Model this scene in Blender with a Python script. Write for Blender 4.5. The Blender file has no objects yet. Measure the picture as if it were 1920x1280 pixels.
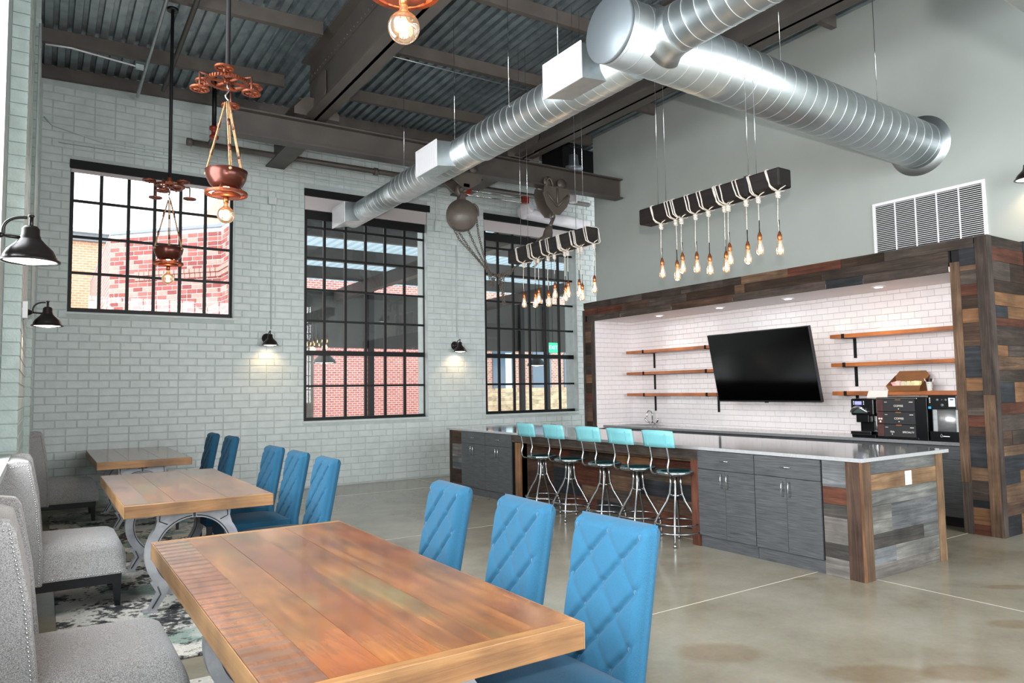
import bpy, math, random
from mathutils import Vector, Matrix
R = random.Random(7)
C = bpy.context.scene.collection
S = bpy.context.scene
PI = math.pi
H = 1.47

# ------------------------------------------------------------------ camera, world, lights, exposure
cam = bpy.data.cameras.new('camera'); cam.sensor_width = 36; cam.sensor_fit = 'HORIZONTAL'
cam.lens = 1334.52 * 36 / 1920; cam.clip_start = .05; cam.clip_end = 300
co = bpy.data.objects.new('camera', cam); C.objects.link(co)
yaw, pit, rol = 0.584958, 0.0675745, -0.0150746
fw = Vector((math.sin(yaw)*math.cos(pit), math.cos(yaw)*math.cos(pit), math.sin(pit)))
rr = Vector((math.cos(yaw), -math.sin(yaw), 0)); uu = rr.cross(fw)
r2 = math.cos(rol)*rr + math.sin(rol)*uu; u2 = -math.sin(rol)*rr + math.cos(rol)*uu
m = Matrix((r2, u2, -fw)).transposed().to_4x4(); m.translation = Vector((0, 0, H)); co.matrix_world = m
S.camera = co
S.view_settings.view_transform = 'Standard'; S.view_settings.look = 'None'
S.view_settings.gamma = 1; S.view_settings.use_curve_mapping = False
S.view_settings.exposure = 0.0
S.cycles.use_denoising = True
S.cycles.max_bounces = 7; S.cycles.diffuse_bounces = 4; S.cycles.glossy_bounces = 4
S.cycles.transmission_bounces = 6; S.cycles.transparent_max_bounces = 16
S.cycles.sample_clamp_indirect = 6; S.cycles.caustics_reflective = False; S.cycles.caustics_refractive = False

W = bpy.data.worlds.new('overcast_sky'); S.world = W; W.use_nodes = True
bg = W.node_tree.nodes['Background']; bg.inputs[0].default_value = (.95, .98, 1, 1); bg.inputs[1].default_value = 4.2

def light(name, kind, loc, energy, color=(1, 1, 1), parent=None, **kw):
    l = bpy.data.lights.new(name, kind); l.energy = energy; l.color = color
    for k, v in kw.items():
        if k != 'aim': setattr(l, k, v)
    o = bpy.data.objects.new(name, l); C.objects.link(o); o.location = loc
    if 'aim' in kw: o.rotation_euler = (Vector(kw['aim'])).to_track_quat('-Z', 'Y').to_euler()
    if parent: o.parent = parent
    return o
# the photographer's flash, just above the lens, tilted up and to the bar
light('camera_flash', 'SPOT', (0, -.03, 1.68), 1150, (1, .97, .93), aim=(.82, .62, .32), spot_size=math.radians(112), spot_blend=1.0, shadow_soft_size=.035)
# daylight through the tall windows of the left wall and of the wall behind the camera
for yy in (1.6, 5.0):
    light('window_daylight', 'AREA', (-.75, yy, 2.9), 320, (.90, .96, 1), aim=(1, 0, -.12), shape='RECTANGLE', size=2.2, size_y=3.2)
light('window_daylight', 'AREA', (5.2, -4.35, 2.9), 980, (.93, .97, 1), aim=(0, 1, -.04), shape='RECTANGLE', size=8.0, size_y=3.6)

# ------------------------------------------------------------------ materials
def nt(name):
    mt = bpy.data.materials.new(name); mt.use_nodes = True
    n = mt.node_tree.nodes; return mt, n, mt.node_tree.links, n['Principled BSDF']
def hexc(h):
    h = h.lstrip('#'); v = [int(h[i:i+2], 16)/255 for i in (0, 2, 4)]
    return tuple(x/12.92 if x <= .04045 else ((x+.055)/1.055)**2.4 for x in v) + (1,)
def col(c): return hexc(c) if isinstance(c, str) else tuple(c)[:3] + (1,)
def coords(n, L, scale=(1, 1, 1), rand=True):
    tc = n.new('ShaderNodeTexCoord'); mp = n.new('ShaderNodeMapping'); mp.inputs['Scale'].default_value = scale
    if rand:
        oi = n.new('ShaderNodeObjectInfo'); vm = n.new('ShaderNodeVectorMath'); vm.operation = 'MULTIPLY_ADD'
        vm.inputs[1].default_value = (37, 53, 71)
        L.new(oi.outputs['Random'], vm.inputs[0]); L.new(tc.outputs['Object'], vm.inputs[2]); L.new(vm.outputs[0], mp.inputs['Vector'])
    else: L.new(tc.outputs['Object'], mp.inputs['Vector'])
    return mp
def M(name, c, rough=.5, metal=0, c2=None, ns=6, nd=4, scale=(1, 1, 1), bump=0, bs=40, coat=0, sheen=0, spec=.5, lo=.35, hi=.65, rvar=0, bscale=None):
    mt, n, L, b = nt(name)
    b.inputs['Base Color'].default_value = col(c); b.inputs['Roughness'].default_value = rough; b.inputs['Metallic'].default_value = metal
    b.inputs['Specular IOR Level'].default_value = spec
    if coat: b.inputs['Coat Weight'].default_value = coat; b.inputs['Coat Roughness'].default_value = .08
    if sheen: b.inputs['Sheen Weight'].default_value = sheen
    if c2 is not None or bump or rvar:
        mp = coords(n, L, scale)
        if c2 is not None or rvar:
            t = n.new('ShaderNodeTexNoise'); t.inputs['Scale'].default_value = ns; t.inputs['Detail'].default_value = nd
            L.new(mp.outputs[0], t.inputs['Vector'])
        if c2 is not None:
            rp = n.new('ShaderNodeValToRGB'); rp.color_ramp.elements[0].position = lo; rp.color_ramp.elements[1].position = hi
            rp.color_ramp.elements[0].color = col(c); rp.color_ramp.elements[1].color = col(c2)
            L.new(t.outputs['Fac'], rp.inputs[0]); L.new(rp.outputs[0], b.inputs['Base Color'])
        if rvar:
            mr = n.new('ShaderNodeMapRange'); mr.inputs[3].default_value = rough-rvar; mr.inputs[4].default_value = rough+rvar
            L.new(t.outputs['Fac'], mr.inputs[0]); L.new(mr.outputs[0], b.inputs['Roughness'])
        if bump:
            t2 = n.new('ShaderNodeTexNoise'); t2.inputs['Scale'].default_value = bs; t2.inputs['Detail'].default_value = 3
            mp2 = coords(n, L, bscale) if bscale else mp
            L.new(mp2.outputs[0], t2.inputs['Vector'])
            bp = n.new('ShaderNodeBump'); bp.inputs['Strength'].default_value = bump; bp.inputs['Distance'].default_value = .01
            L.new(t2.outputs['Fac'], bp.inputs['Height']); L.new(bp.outputs[0], b.inputs['Normal'])
    return mt
def emit(name, c, s):
    mt, n, L, b = nt(name); b.inputs['Base Color'].default_value = col(c)
    b.inputs['Emission Color'].default_value = col(c); b.inputs['Emission Strength'].default_value = s; return mt
GR = {'x': (1.6, 26, 26), 'y': (26, 1.6, 26), 'z': (26, 26, 1.6)}
def wood(name, cols, axis, rough=.6, bump=.5, coat=0, ripple=None, patch=None, fine=1.0):
    mt, n, L, b = nt(name); b.inputs['Roughness'].default_value = rough; b.inputs['Specular IOR Level'].default_value = .5 if coat else .22
    if coat: b.inputs['Coat Weight'].default_value = coat; b.inputs['Coat Roughness'].default_value = .12
    sc = GR[axis]
    mp = coords(n, L, tuple(s*fine for s in sc))
    t = n.new('ShaderNodeTexNoise'); t.inputs['Scale'].default_value = 1; t.inputs['Detail'].default_value = 9; t.inputs['Roughness'].default_value = .72; t.inputs['Distortion'].default_value = .9
    L.new(mp.outputs[0], t.inputs['Vector'])
    rp = n.new('ShaderNodeValToRGB'); e = rp.color_ramp.elements
    e[0].position = .28; e[0].color = col(cols[0]); e[1].position = .72; e[1].color = col(cols[-1])
    for i, c in enumerate(cols[1:-1]):
        k = e.new(.28 + .44*(i+1)/(len(cols)-1)); k.color = col(c)
    L.new(t.outputs['Fac'], rp.inputs[0]); out = rp.outputs[0]
    mp3 = coords(n, L, (3.2, 3.2, 3.2)); t3 = n.new('ShaderNodeTexNoise'); t3.inputs['Scale'].default_value = 1.0; t3.inputs['Detail'].default_value = 3
    L.new(mp3.outputs[0], t3.inputs['Vector'])
    if patch:
        for i, (pc, amt) in enumerate(patch):
            mpp = coords(n, L, tuple((1.1 if s < 5 else 3.6) for s in sc)); mpp.inputs['Location'].default_value = (3.1*i, 7.7*i, 1.3)
            tp = n.new('ShaderNodeTexNoise'); tp.inputs['Scale'].default_value = 1; tp.inputs['Detail'].default_value = 4
            L.new(mpp.outputs[0], tp.inputs['Vector'])
            r = n.new('ShaderNodeMapRange'); r.inputs[1].default_value = .52; r.inputs[2].default_value = .68; r.inputs[4].default_value = amt
            L.new(tp.outputs['Fac'], r.inputs[0]); mx = n.new('ShaderNodeMix'); mx.data_type = 'RGBA'
            L.new(r.outputs[0], mx.inputs[0]); L.new(out, mx.inputs[6]); mx.inputs[7].default_value = col(pc); out = mx.outputs[2]
    mx = n.new('ShaderNodeMix'); mx.data_type = 'RGBA'; mx.blend_type = 'MULTIPLY'; mx.inputs[0].default_value = .8
    r3 = n.new('ShaderNodeMapRange'); r3.inputs[1].default_value = .3; r3.inputs[2].default_value = .7; r3.inputs[3].default_value = .45; r3.inputs[4].default_value = 1.25
    L.new(t3.outputs['Fac'], r3.inputs[0]); L.new(out, mx.inputs[6]); L.new(r3.outputs[0], mx.inputs[7]); L.new(mx.outputs[2], b.inputs['Base Color'])
    bp = n.new('ShaderNodeBump'); bp.inputs['Strength'].default_value = bump; bp.inputs['Distance'].default_value = .006
    L.new(t.outputs['Fac'], bp.inputs['Height']); last = bp
    if ripple:
        wv = n.new('ShaderNodeTexWave'); wv.bands_direction = ripple[0]; wv.inputs['Scale'].default_value = ripple[1]; wv.inputs['Distortion'].default_value = 2.2; wv.inputs['Detail'].default_value = 1
        mpw = coords(n, L, (1, 1, 1), rand=False); L.new(mpw.outputs[0], wv.inputs['Vector'])
        b2 = n.new('ShaderNodeBump'); b2.inputs['Strength'].default_value = ripple[2]; b2.inputs['Distance'].default_value = .004
        L.new(wv.outputs['Fac'], b2.inputs['Height']); L.new(bp.outputs[0], b2.inputs['Normal']); last = b2
    L.new(last.outputs[0], b.inputs['Normal']); return mt
def fabric(name, c1, c2, sc=(420, 420, 420), bump=.35, rough=.9, wide=5):
    mt, n, L, b = nt(name); b.inputs['Roughness'].default_value = rough; b.inputs['Sheen Weight'].default_value = .25; b.inputs['Specular IOR Level'].default_value = .2
    mp = coords(n, L, sc, rand=False); t = n.new('ShaderNodeTexNoise'); t.inputs['Scale'].default_value = 1; t.inputs['Detail'].default_value = 3
    L.new(mp.outputs[0], t.inputs['Vector'])
    rp = n.new('ShaderNodeValToRGB'); rp.color_ramp.elements[0].position = .36; rp.color_ramp.elements[1].position = .64
    rp.color_ramp.elements[0].color = col(c1); rp.color_ramp.elements[1].color = col(c2)
    L.new(t.outputs['Fac'], rp.inputs[0]); L.new(rp.outputs[0], b.inputs['Base Color'])
    bp = n.new('ShaderNodeBump'); bp.inputs['Strength'].default_value = bump; bp.inputs['Distance'].default_value = .002
    L.new(t.outputs['Fac'], bp.inputs['Height']); L.new(bp.outputs[0], b.inputs['Normal']); return mt
def glass(name, tint=(1, 1, 1), refl=1.0, rough=.0):
    mt, n, L, b = nt(name); n.remove(b)
    tr = n.new('ShaderNodeBsdfTransparent'); tr.inputs[0].default_value = tuple(tint)+(1,)
    gl = n.new('ShaderNodeBsdfGlossy'); gl.inputs['Roughness'].default_value = rough
    fr = n.new('ShaderNodeFresnel'); fr.inputs[0].default_value = 1.5
    mu = n.new('ShaderNodeMath'); mu.operation = 'MULTIPLY'; mu.inputs[1].default_value = refl; mu.use_clamp = True
    mx = n.new('ShaderNodeMixShader'); L.new(fr.outputs[0], mu.inputs[0]); L.new(mu.outputs[0], mx.inputs[0])
    L.new(tr.outputs[0], mx.inputs[1]); L.new(gl.outputs[0], mx.inputs[2]); L.new(mx.outputs[0], n['Material Output'].inputs[0]); return mt

m_paint = M('painted_brick', '#c1c9c8', .42, c2='#b6bfbe', ns=7, bump=.25, bs=60)
m_mortar = M('painted_mortar', '#aeb6b5', .5, c2='#a4adab', ns=9, bump=.3, bs=70)
m_leftbrick = M('painted_brick_left', '#b9c8c5', .42, c2='#a9b7b3', ns=7, bump=.3, bs=60)
m_green = M('green_wall_paint', '#a3a9a5', .55, c2='#9fa5a1', ns=2)
m_white = M('white_paint', '#e6e2e2', .5)
m_whitemetal = M('white_enamel', '#e4e3e6', .35)
m_black = M('black_steel', '#08080a', .5, spec=.3)
m_blackmatte = M('black_matte', '#0f0f11', .6, spec=.25)
m_steel = M('brown_painted_steel', '#4a443f', .5, c2='#423c38', ns=3, bump=.1, bs=30)
m_steel2 = M('brown_painted_purlin', '#564f49', .5, c2='#4a433e', ns=4)
m_hoist = M('hoist_paint', '#5d544d', .42, c2='#524a44', ns=6, bump=.2, bs=40)
m_galv = M('galvanised_steel', '#bfc5c6', .4, .95, c2='#b2babd', ns=9, rvar=.05, nd=6)
m_galvd = M('galvanised_deck', '#9aa5a9', .36, .75, c2='#7d888d', ns=5, rvar=.1)
m_seam = M('duct_seam', '#d5dadc', .38, .7)
m_cap = M('duct_cap', '#7d858b', .5, .5)
m_chrome = M('chrome', '#cfd2d4', .12, 1)
m_stoolsteel = M('stool_steel', '#a6a9ab', .25, 1)
m_concrete = None
m_counter = M('grey_quartz', '#a3a4a6', .09, c2='#9a9b9d', ns=60, coat=.5)
m_counter_b = M('grey_quartz_back', '#7d7e80', .12, c2='#757678', ns=60, coat=.3)
m_tile = M('white_glazed_tile', '#e9e3e4', .1, c2='#e2dcde', ns=.8, coat=.4)
m_grout = M('grey_grout', '#a9aaac', .8)
m_laminate = None
m_copper = M('aged_copper', '#8f4526', .42, .7, c2='#5f2f20', ns=14, bump=.2, bs=50)
m_copperdark = M('dark_iron_copper', '#4c3028', .45, .5, c2='#6d3c2a', ns=14)
m_bowl = M('dark_copper_bowl', '#5a2c20', .25, .55, c2='#48231b', ns=6)
m_rope = M('jute_rope', '#b08a63', .85, c2='#8a6644', ns=60, bump=.6, bs=160)
m_rope_w = M('cotton_rope', '#cdc6bd', .85, c2='#aaa39a', ns=80, bump=.6, bs=200)
m_socket = M('copper_socket', '#9a5a36', .3, .9)
m_beam = wood('espresso_beam', ['#0c0908', '#16100e', '#211815'], 'y', .5, .4)
m_beam2 = wood('weathered_beam', ['#100f0e', '#1e1b19', '#2c2825'], 'y', .6, .7)
m_filament = emit('glowing_filament', (1, .66, .3), 45)
m_filament_g = emit('glowing_globe_filament', (1, .72, .36), 40)
m_lampglow = emit('lamp_diffuser', (1, .93, .84), 5.5)
m_recess = emit('recessed_diffuser', (1, .93, .85), 9)
m_bulb = glass('clear_bulb', (1, .93, .84), 1.3)
_n = m_bulb.node_tree.nodes; _L = m_bulb.node_tree.links; _e = _n.new('ShaderNodeEmission'); _e.inputs[0].default_value = (1, .52, .22, 1); _e.inputs[1].default_value = .4
_a = _n.new('ShaderNodeAddShader'); _L.new(_n['Material Output'].inputs[0].links[0].from_socket, _a.inputs[0]); _L.new(_e.outputs[0], _a.inputs[1]); _L.new(_a.outputs[0], _n['Material Output'].inputs[0])
m_pane = glass('window_glass', (.93, .96, .96), 1.25)
m_bronze = M('oil_bronze', '#2a2423', .32, .35, c2='#221c1b', ns=4)
m_lampin = M('white_lamp_inside', '#f0ece6', .5)
m_blue = fabric('blue_tufted_linen', '#1c465f', '#275a77', (260, 900, 900), .25)
for _m in (m_blue,): _m.node_tree.nodes['Principled BSDF'].inputs['Sheen Weight'].default_value = .06
m_bluebtn = fabric('blue_button_linen', '#1c465f', '#275a77', (500, 500, 500), .2)
m_grey = fabric('grey_tweed', '#6f6c6b', '#b4b1b0', (260, 260, 420), .6)
m_darkwood = M('black_stained_wood', '#17171b', .35, c2='#1d1d22', ns=8)
m_nail = M('nickel_nailhead', '#d8d8d8', .25, 1)
m_iron = M('cast_iron_silver', '#b8b9bd', .45, .35, c2='#9b9ca1', ns=8, bump=.15, bs=40)
m_irondark = M('iron_groove', '#4c4c50', .5, .3)
m_teal = M('teal_paint', '#64a3aa', .45, c2='#70adb4', ns=5)
m_tealdark = M('teal_seat', '#3f6f78', .4, c2='#4a7f88', ns=5)
m_rust = M('worn_edge', '#5a3a2e', .6)
m_tv = M('tv_screen', '#020203', .12)
m_tvb = M('tv_bezel', '#3a3b3e', .35, .6)
m_plate = M('white_plastic', '#f0f1f4', .35)
m_red = M('red_paint', '#8c2c1f', .4)
m_pvc = M('white_pipe', '#d9d6dc', .4, c2='#cfccd2', ns=8)
m_kraft = M('kraft_card', '#8a5a33', .8, c2='#7d5230', ns=8)
m_paper = M('white_paper', '#e6d9d2', .8)
m_brush = M('brushed_steel', '#c2c4c6', .34, .7, c2='#b2b4b6', ns=2, scale=(1, 1, 60))
m_blackgl = M('black_plastic', '#0b0b0d', .22)
m_drawer = M('black_card', '#1c1c20', .6)
m_brownd = M('brown_card', '#4a2420', .6, c2='#3c1c1a', ns=20)
m_letter = M('white_lettering', '#e8e2d6', .6)
m_blue_led = emit('blue_display', (.25, .25, .75), .8)
m_exit = emit('exit_green', (.03, .8, .28), 1.6)
m_exitb = M('exit_housing', '#0d3a22', .5)
m_fence = wood('pale_fence', ['#d9b98f', '#e8d2b0', '#f0e2c8'], 'x', .7, .2)
m_deckout = M('patio_deck_added_translucency', '#b9c9d0', .45, 0, c2='#a5b7bf', ns=3)  # galvanised deck; translucency added so sky light brightens its underside
_n = m_deckout.node_tree.nodes; _L = m_deckout.node_tree.links; _e = _n.new('ShaderNodeBsdfTranslucent'); _e.inputs[0].default_value = (.30, .38, .42, 1)
_a = _n.new('ShaderNodeMixShader'); _a.inputs[0].default_value = .6; _L.new(_n['Principled BSDF'].outputs[0], _a.inputs[1]); _L.new(_e.outputs[0], _a.inputs[2]); _L.new(_a.outputs[0], _n['Material Output'].inputs[0])
m_coping = M('lead_coping', '#8f95a2', .6)
m_shade = M('roller_shade', '#b9b2b2', .7)
m_palebrick = None

def brickmat(name, c1, c2, cm, sc):
    mt, n, L, b = nt(name); b.inputs['Roughness'].default_value = .85
    tc = n.new('ShaderNodeTexCoord'); sp = n.new('ShaderNodeSeparateXYZ'); L.new(tc.outputs['Object'], sp.inputs[0])
    ad = n.new('ShaderNodeMath'); L.new(sp.outputs[0], ad.inputs[0]); L.new(sp.outputs[1], ad.inputs[1])
    cb = n.new('ShaderNodeCombineXYZ'); L.new(ad.outputs[0], cb.inputs[0]); L.new(sp.outputs[2], cb.inputs[1])
    br = n.new('ShaderNodeTexBrick'); br.inputs['Color1'].default_value = col(c1); br.inputs['Color2'].default_value = col(c2); br.inputs['Mortar'].default_value = col(cm)
    br.inputs['Scale'].default_value = 1; br.inputs['Brick Width'].default_value = .24*sc; br.inputs['Row Height'].default_value = .1*sc; br.inputs['Mortar Size'].default_value = .012*sc
    L.new(cb.outputs[0], br.inputs['Vector']); L.new(br.outputs[0], b.inputs['Base Color']); return mt
m_farbrick = brickmat('far_red_brick', '#a8605a', '#b8756c', '#d6c2bc', 1.0)
m_orangebrick = brickmat('far_orange_brick', '#c08a6c', '#cb9a7c', '#d9bfa8', .8)
m_brownbrick = brickmat('far_brown_brick', '#8c6458', '#a98a7c', '#c9bcb2', 1.0)
m_rb = [M('red_brick', a, .85, c2=b, ns=10, bump=.3, bs=50) for a, b in (('#a85a56', '#96504d'), ('#b76c64', '#a5605a'), ('#9c524f', '#8d4a48'), ('#c99a90', '#bd8d84'))]
m_rbm = M('pale_mortar', '#d3c6c2', .9)

def floor_mat():
    mt, n, L, b = nt('polished_concrete')
    mp = coords(n, L, (1, 1, 1), rand=False)
    t = n.new('ShaderNodeTexNoise'); t.inputs['Scale'].default_value = 1.1; t.inputs['Detail'].default_value = 8; t.inputs['Roughness'].default_value = .65; L.new(mp.outputs[0], t.inputs['Vector'])
    rp = n.new('ShaderNodeValToRGB'); e = rp.color_ramp.elements; e[0].position = .3; e[0].color = col('#837a69'); e[1].position = .7; e[1].color = col('#a59f91'); k = e.new(.5); k.color = col('#969080')
    L.new(t.outputs['Fac'], rp.inputs[0])
    t2 = n.new('ShaderNodeTexNoise'); t2.inputs['Scale'].default_value = 45; t2.inputs['Detail'].default_value = 4; L.new(mp.outputs[0], t2.inputs['Vector'])
    mx = n.new('ShaderNodeMix'); mx.data_type = 'RGBA'; mx.blend_type = 'MULTIPLY'; mx.inputs[0].default_value = .25; L.new(rp.outputs[0], mx.inputs[6]); L.new(t2.outputs['Color'], mx.inputs[7])
    out = mx.outputs[2]
    # damp brown stains, each a soft-edged ellipse on the slab
    for (sx, sy, ax, ay) in ((3.17, 2.77, .28, .17), (3.60, 2.08, .30, .13), (3.95, 1.85, .25, .12), (5.0, 2.02, .22, .10), (5.85, 2.40, .2, .07), (4.9, 3.4, .12, .05)):
        m2 = n.new('ShaderNodeMapping'); m2.vector_type = 'TEXTURE'; m2.inputs['Location'].default_value = (sx, sy, 0); m2.inputs['Scale'].default_value = (ax, ay, 1); m2.inputs['Rotation'].default_value = (0, 0, -.6)
        L.new(mp.outputs[0], m2.inputs['Vector'])
        ln = n.new('ShaderNodeVectorMath'); ln.operation = 'LENGTH'; L.new(m2.outputs[0], ln.inputs[0])
        ad = n.new('ShaderNodeMath'); ad.operation = 'MULTIPLY_ADD'; ad.inputs[1].default_value = .8; L.new(t.outputs['Fac'], ad.inputs[0]); L.new(ln.outputs[1], ad.inputs[2])
        r = n.new('ShaderNodeMapRange'); r.inputs[1].default_value = 1.1; r.inputs[2].default_value = 1.45; r.inputs[3].default_value = .5; r.inputs[4].default_value = 0; L.new(ad.outputs[0], r.inputs[0])
        q = n.new('ShaderNodeMix'); q.data_type = 'RGBA'; q.blend_type = 'MULTIPLY'; L.new(r.outputs[0], q.inputs[0]); L.new(out, q.inputs[6]); q.inputs[7].default_value = col('#d2b896'); out = q.outputs[2]
    L.new(out, b.inputs['Base Color'])
    mr = n.new('ShaderNodeMapRange'); mr.inputs[3].default_value = .10; mr.inputs[4].default_value = .26; L.new(t.outputs['Fac'], mr.inputs[0]); L.new(mr.outputs[0], b.inputs['Roughness'])
    return mt
m_concrete = floor_mat()
m_joint = M('pale_joint', '#c9c2b4', .7)
def laminate():
    mt, n, L, b = nt('grey_laminate'); b.inputs['Roughness'].default_value = .42
    mp = coords(n, L, (6, 6, 190)); t = n.new('ShaderNodeTexNoise'); t.inputs['Scale'].default_value = 1; t.inputs['Detail'].default_value = 4; L.new(mp.outputs[0], t.inputs['Vector'])
    rp = n.new('ShaderNodeValToRGB'); e = rp.color_ramp.elements; e[0].position = .3; e[0].color = col('#333537'); e[1].position = .7; e[1].color = col('#545659'); L.new(t.outputs['Fac'], rp.inputs[0]); L.new(rp.outputs[0], b.inputs['Base Color']); return mt
m_laminate = laminate()
def rugmat():
    mt, n, L, b = nt('distressed_rug'); b.inputs['Roughness'].default_value = .95
    mp = coords(n, L, (1, 1, 1), rand=False)
    a = n.new('ShaderNodeTexNoise'); a.inputs['Scale'].default_value = 3.2; a.inputs['Detail'].default_value = 3; L.new(mp.outputs[0], a.inputs['Vector'])
    f = n.new('ShaderNodeTexNoise'); f.inputs['Scale'].default_value = 22; f.inputs['Detail'].default_value = 5; f.inputs['Roughness'].default_value = .7; L.new(mp.outputs[0], f.inputs['Vector'])
    s = n.new('ShaderNodeMath'); s.operation = 'MULTIPLY_ADD'; s.inputs[1].default_value = .9; L.new(f.outputs['Fac'], s.inputs[0]); L.new(a.outputs['Fac'], s.inputs[2])
    rp = n.new('ShaderNodeValToRGB'); rp.color_ramp.interpolation = 'CONSTANT'; e = rp.color_ramp.elements
    e[0].position = 0; e[0].color = col('#24262a'); e[1].position = .82; e[1].color = col('#55534f')
    for p, c in ((.88, '#a5a29c'), (.93, '#c9c4ba'), (1.0, '#b9b6b0')):
        k = e.new(p); k.color = col(c)
    L.new(s.outputs[0], rp.inputs[0])
    g = n.new('ShaderNodeTexNoise'); g.inputs['Scale'].default_value = 2.1; g.inputs['Detail'].default_value = 2; m3 = coords(n, L, (1, 1, 1), rand=False); m3.inputs['Location'].default_value = (5, 9, 0); L.new(m3.outputs[0], g.inputs['Vector'])
    r = n.new('ShaderNodeMapRange'); r.inputs[1].default_value = .52; r.inputs[2].default_value = .6; r.inputs[4].default_value = .75; L.new(g.outputs['Fac'], r.inputs[0])
    mx = n.new('ShaderNodeMix'); mx.data_type = 'RGBA'; mx.blend_type = 'MULTIPLY'; L.new(r.outputs[0], mx.inputs[0]); L.new(rp.outputs[0], mx.inputs[6]); mx.inputs[7].default_value = col('#7fa9a6'); L.new(mx.outputs[2], b.inputs['Base Color'])
    bp = n.new('ShaderNodeBump'); bp.inputs['Strength'].default_value = .6; bp.inputs['Distance'].default_value = .004; L.new(f.outputs['Fac'], bp.inputs['Height']); L.new(bp.outputs[0], b.inputs['Normal'])
    return mt
m_rug = rugmat()
m_top = wood('reclaimed_table_top', ['#5c361d', '#8a552a', '#a8713a'], 'y', .25, .2, .6, None, [('#7d4a36', .8), ('#6f7048', .55), ('#8c4a22', .7)], .45)
m_top_r = wood('sawn_table_top', ['#62402f', '#85563a', '#9c6d48'], 'y', .27, .2, .6, ('Y', 4.2, .8), [('#7d5a4c', .8), ('#6f7048', .4)], .45)
m_edge = wood('table_edge', ['#6d4628', '#946a40', '#ad8456'], 'x', .5, .3, .1, None, None, .5)
m_edge_y = wood('table_edge_long', ['#6d4b30', '#8c6842', '#a07c52'], 'y', .5, .3, .1, None, None, .5)
m_shelf = wood('amber_shelf', ['#8a4a22', '#a85f2d', '#b86e38'], 'y', .4, .2, .2, None, None, .5)
PALB = [['#2e2420', '#4a382e', '#604a3c'], ['#241f1d', '#3a312c', '#50443c'], ['#382219', '#553226', '#6a4434'], ['#3e3026', '#5f4a3a', '#7d6450'], ['#1c1e21', '#2a2c30', '#3c3e42'], ['#54392a', '#74543a', '#8a694c'], ['#302a27', '#463d38', '#5f544c'], ['#211a18', '#33271f', '#463830']]
PALG = [['#3f403f', '#5f605d', '#7f7f7b'], ['#3c3e40', '#595b5d', '#77787a'], ['#4c4c49', '#6d6c68', '#8c8b85'], ['#2a2928', '#403d3a', '#5a534c'], ['#5c4632', '#7d634a', '#967b60'], ['#525557', '#74777a', '#929597'], ['#4e4a47', '#6a6561', '#837e78']]
WB = {ax: [wood('barnwood_brown_%s' % ax, p, ax, .7, .9) for p in PALB] for ax in 'xyz'}
WG = {ax: [wood('barnwood_grey_%s' % ax, p, ax, .75, 1.0) for p in PALG] for ax in 'xyz'}

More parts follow.
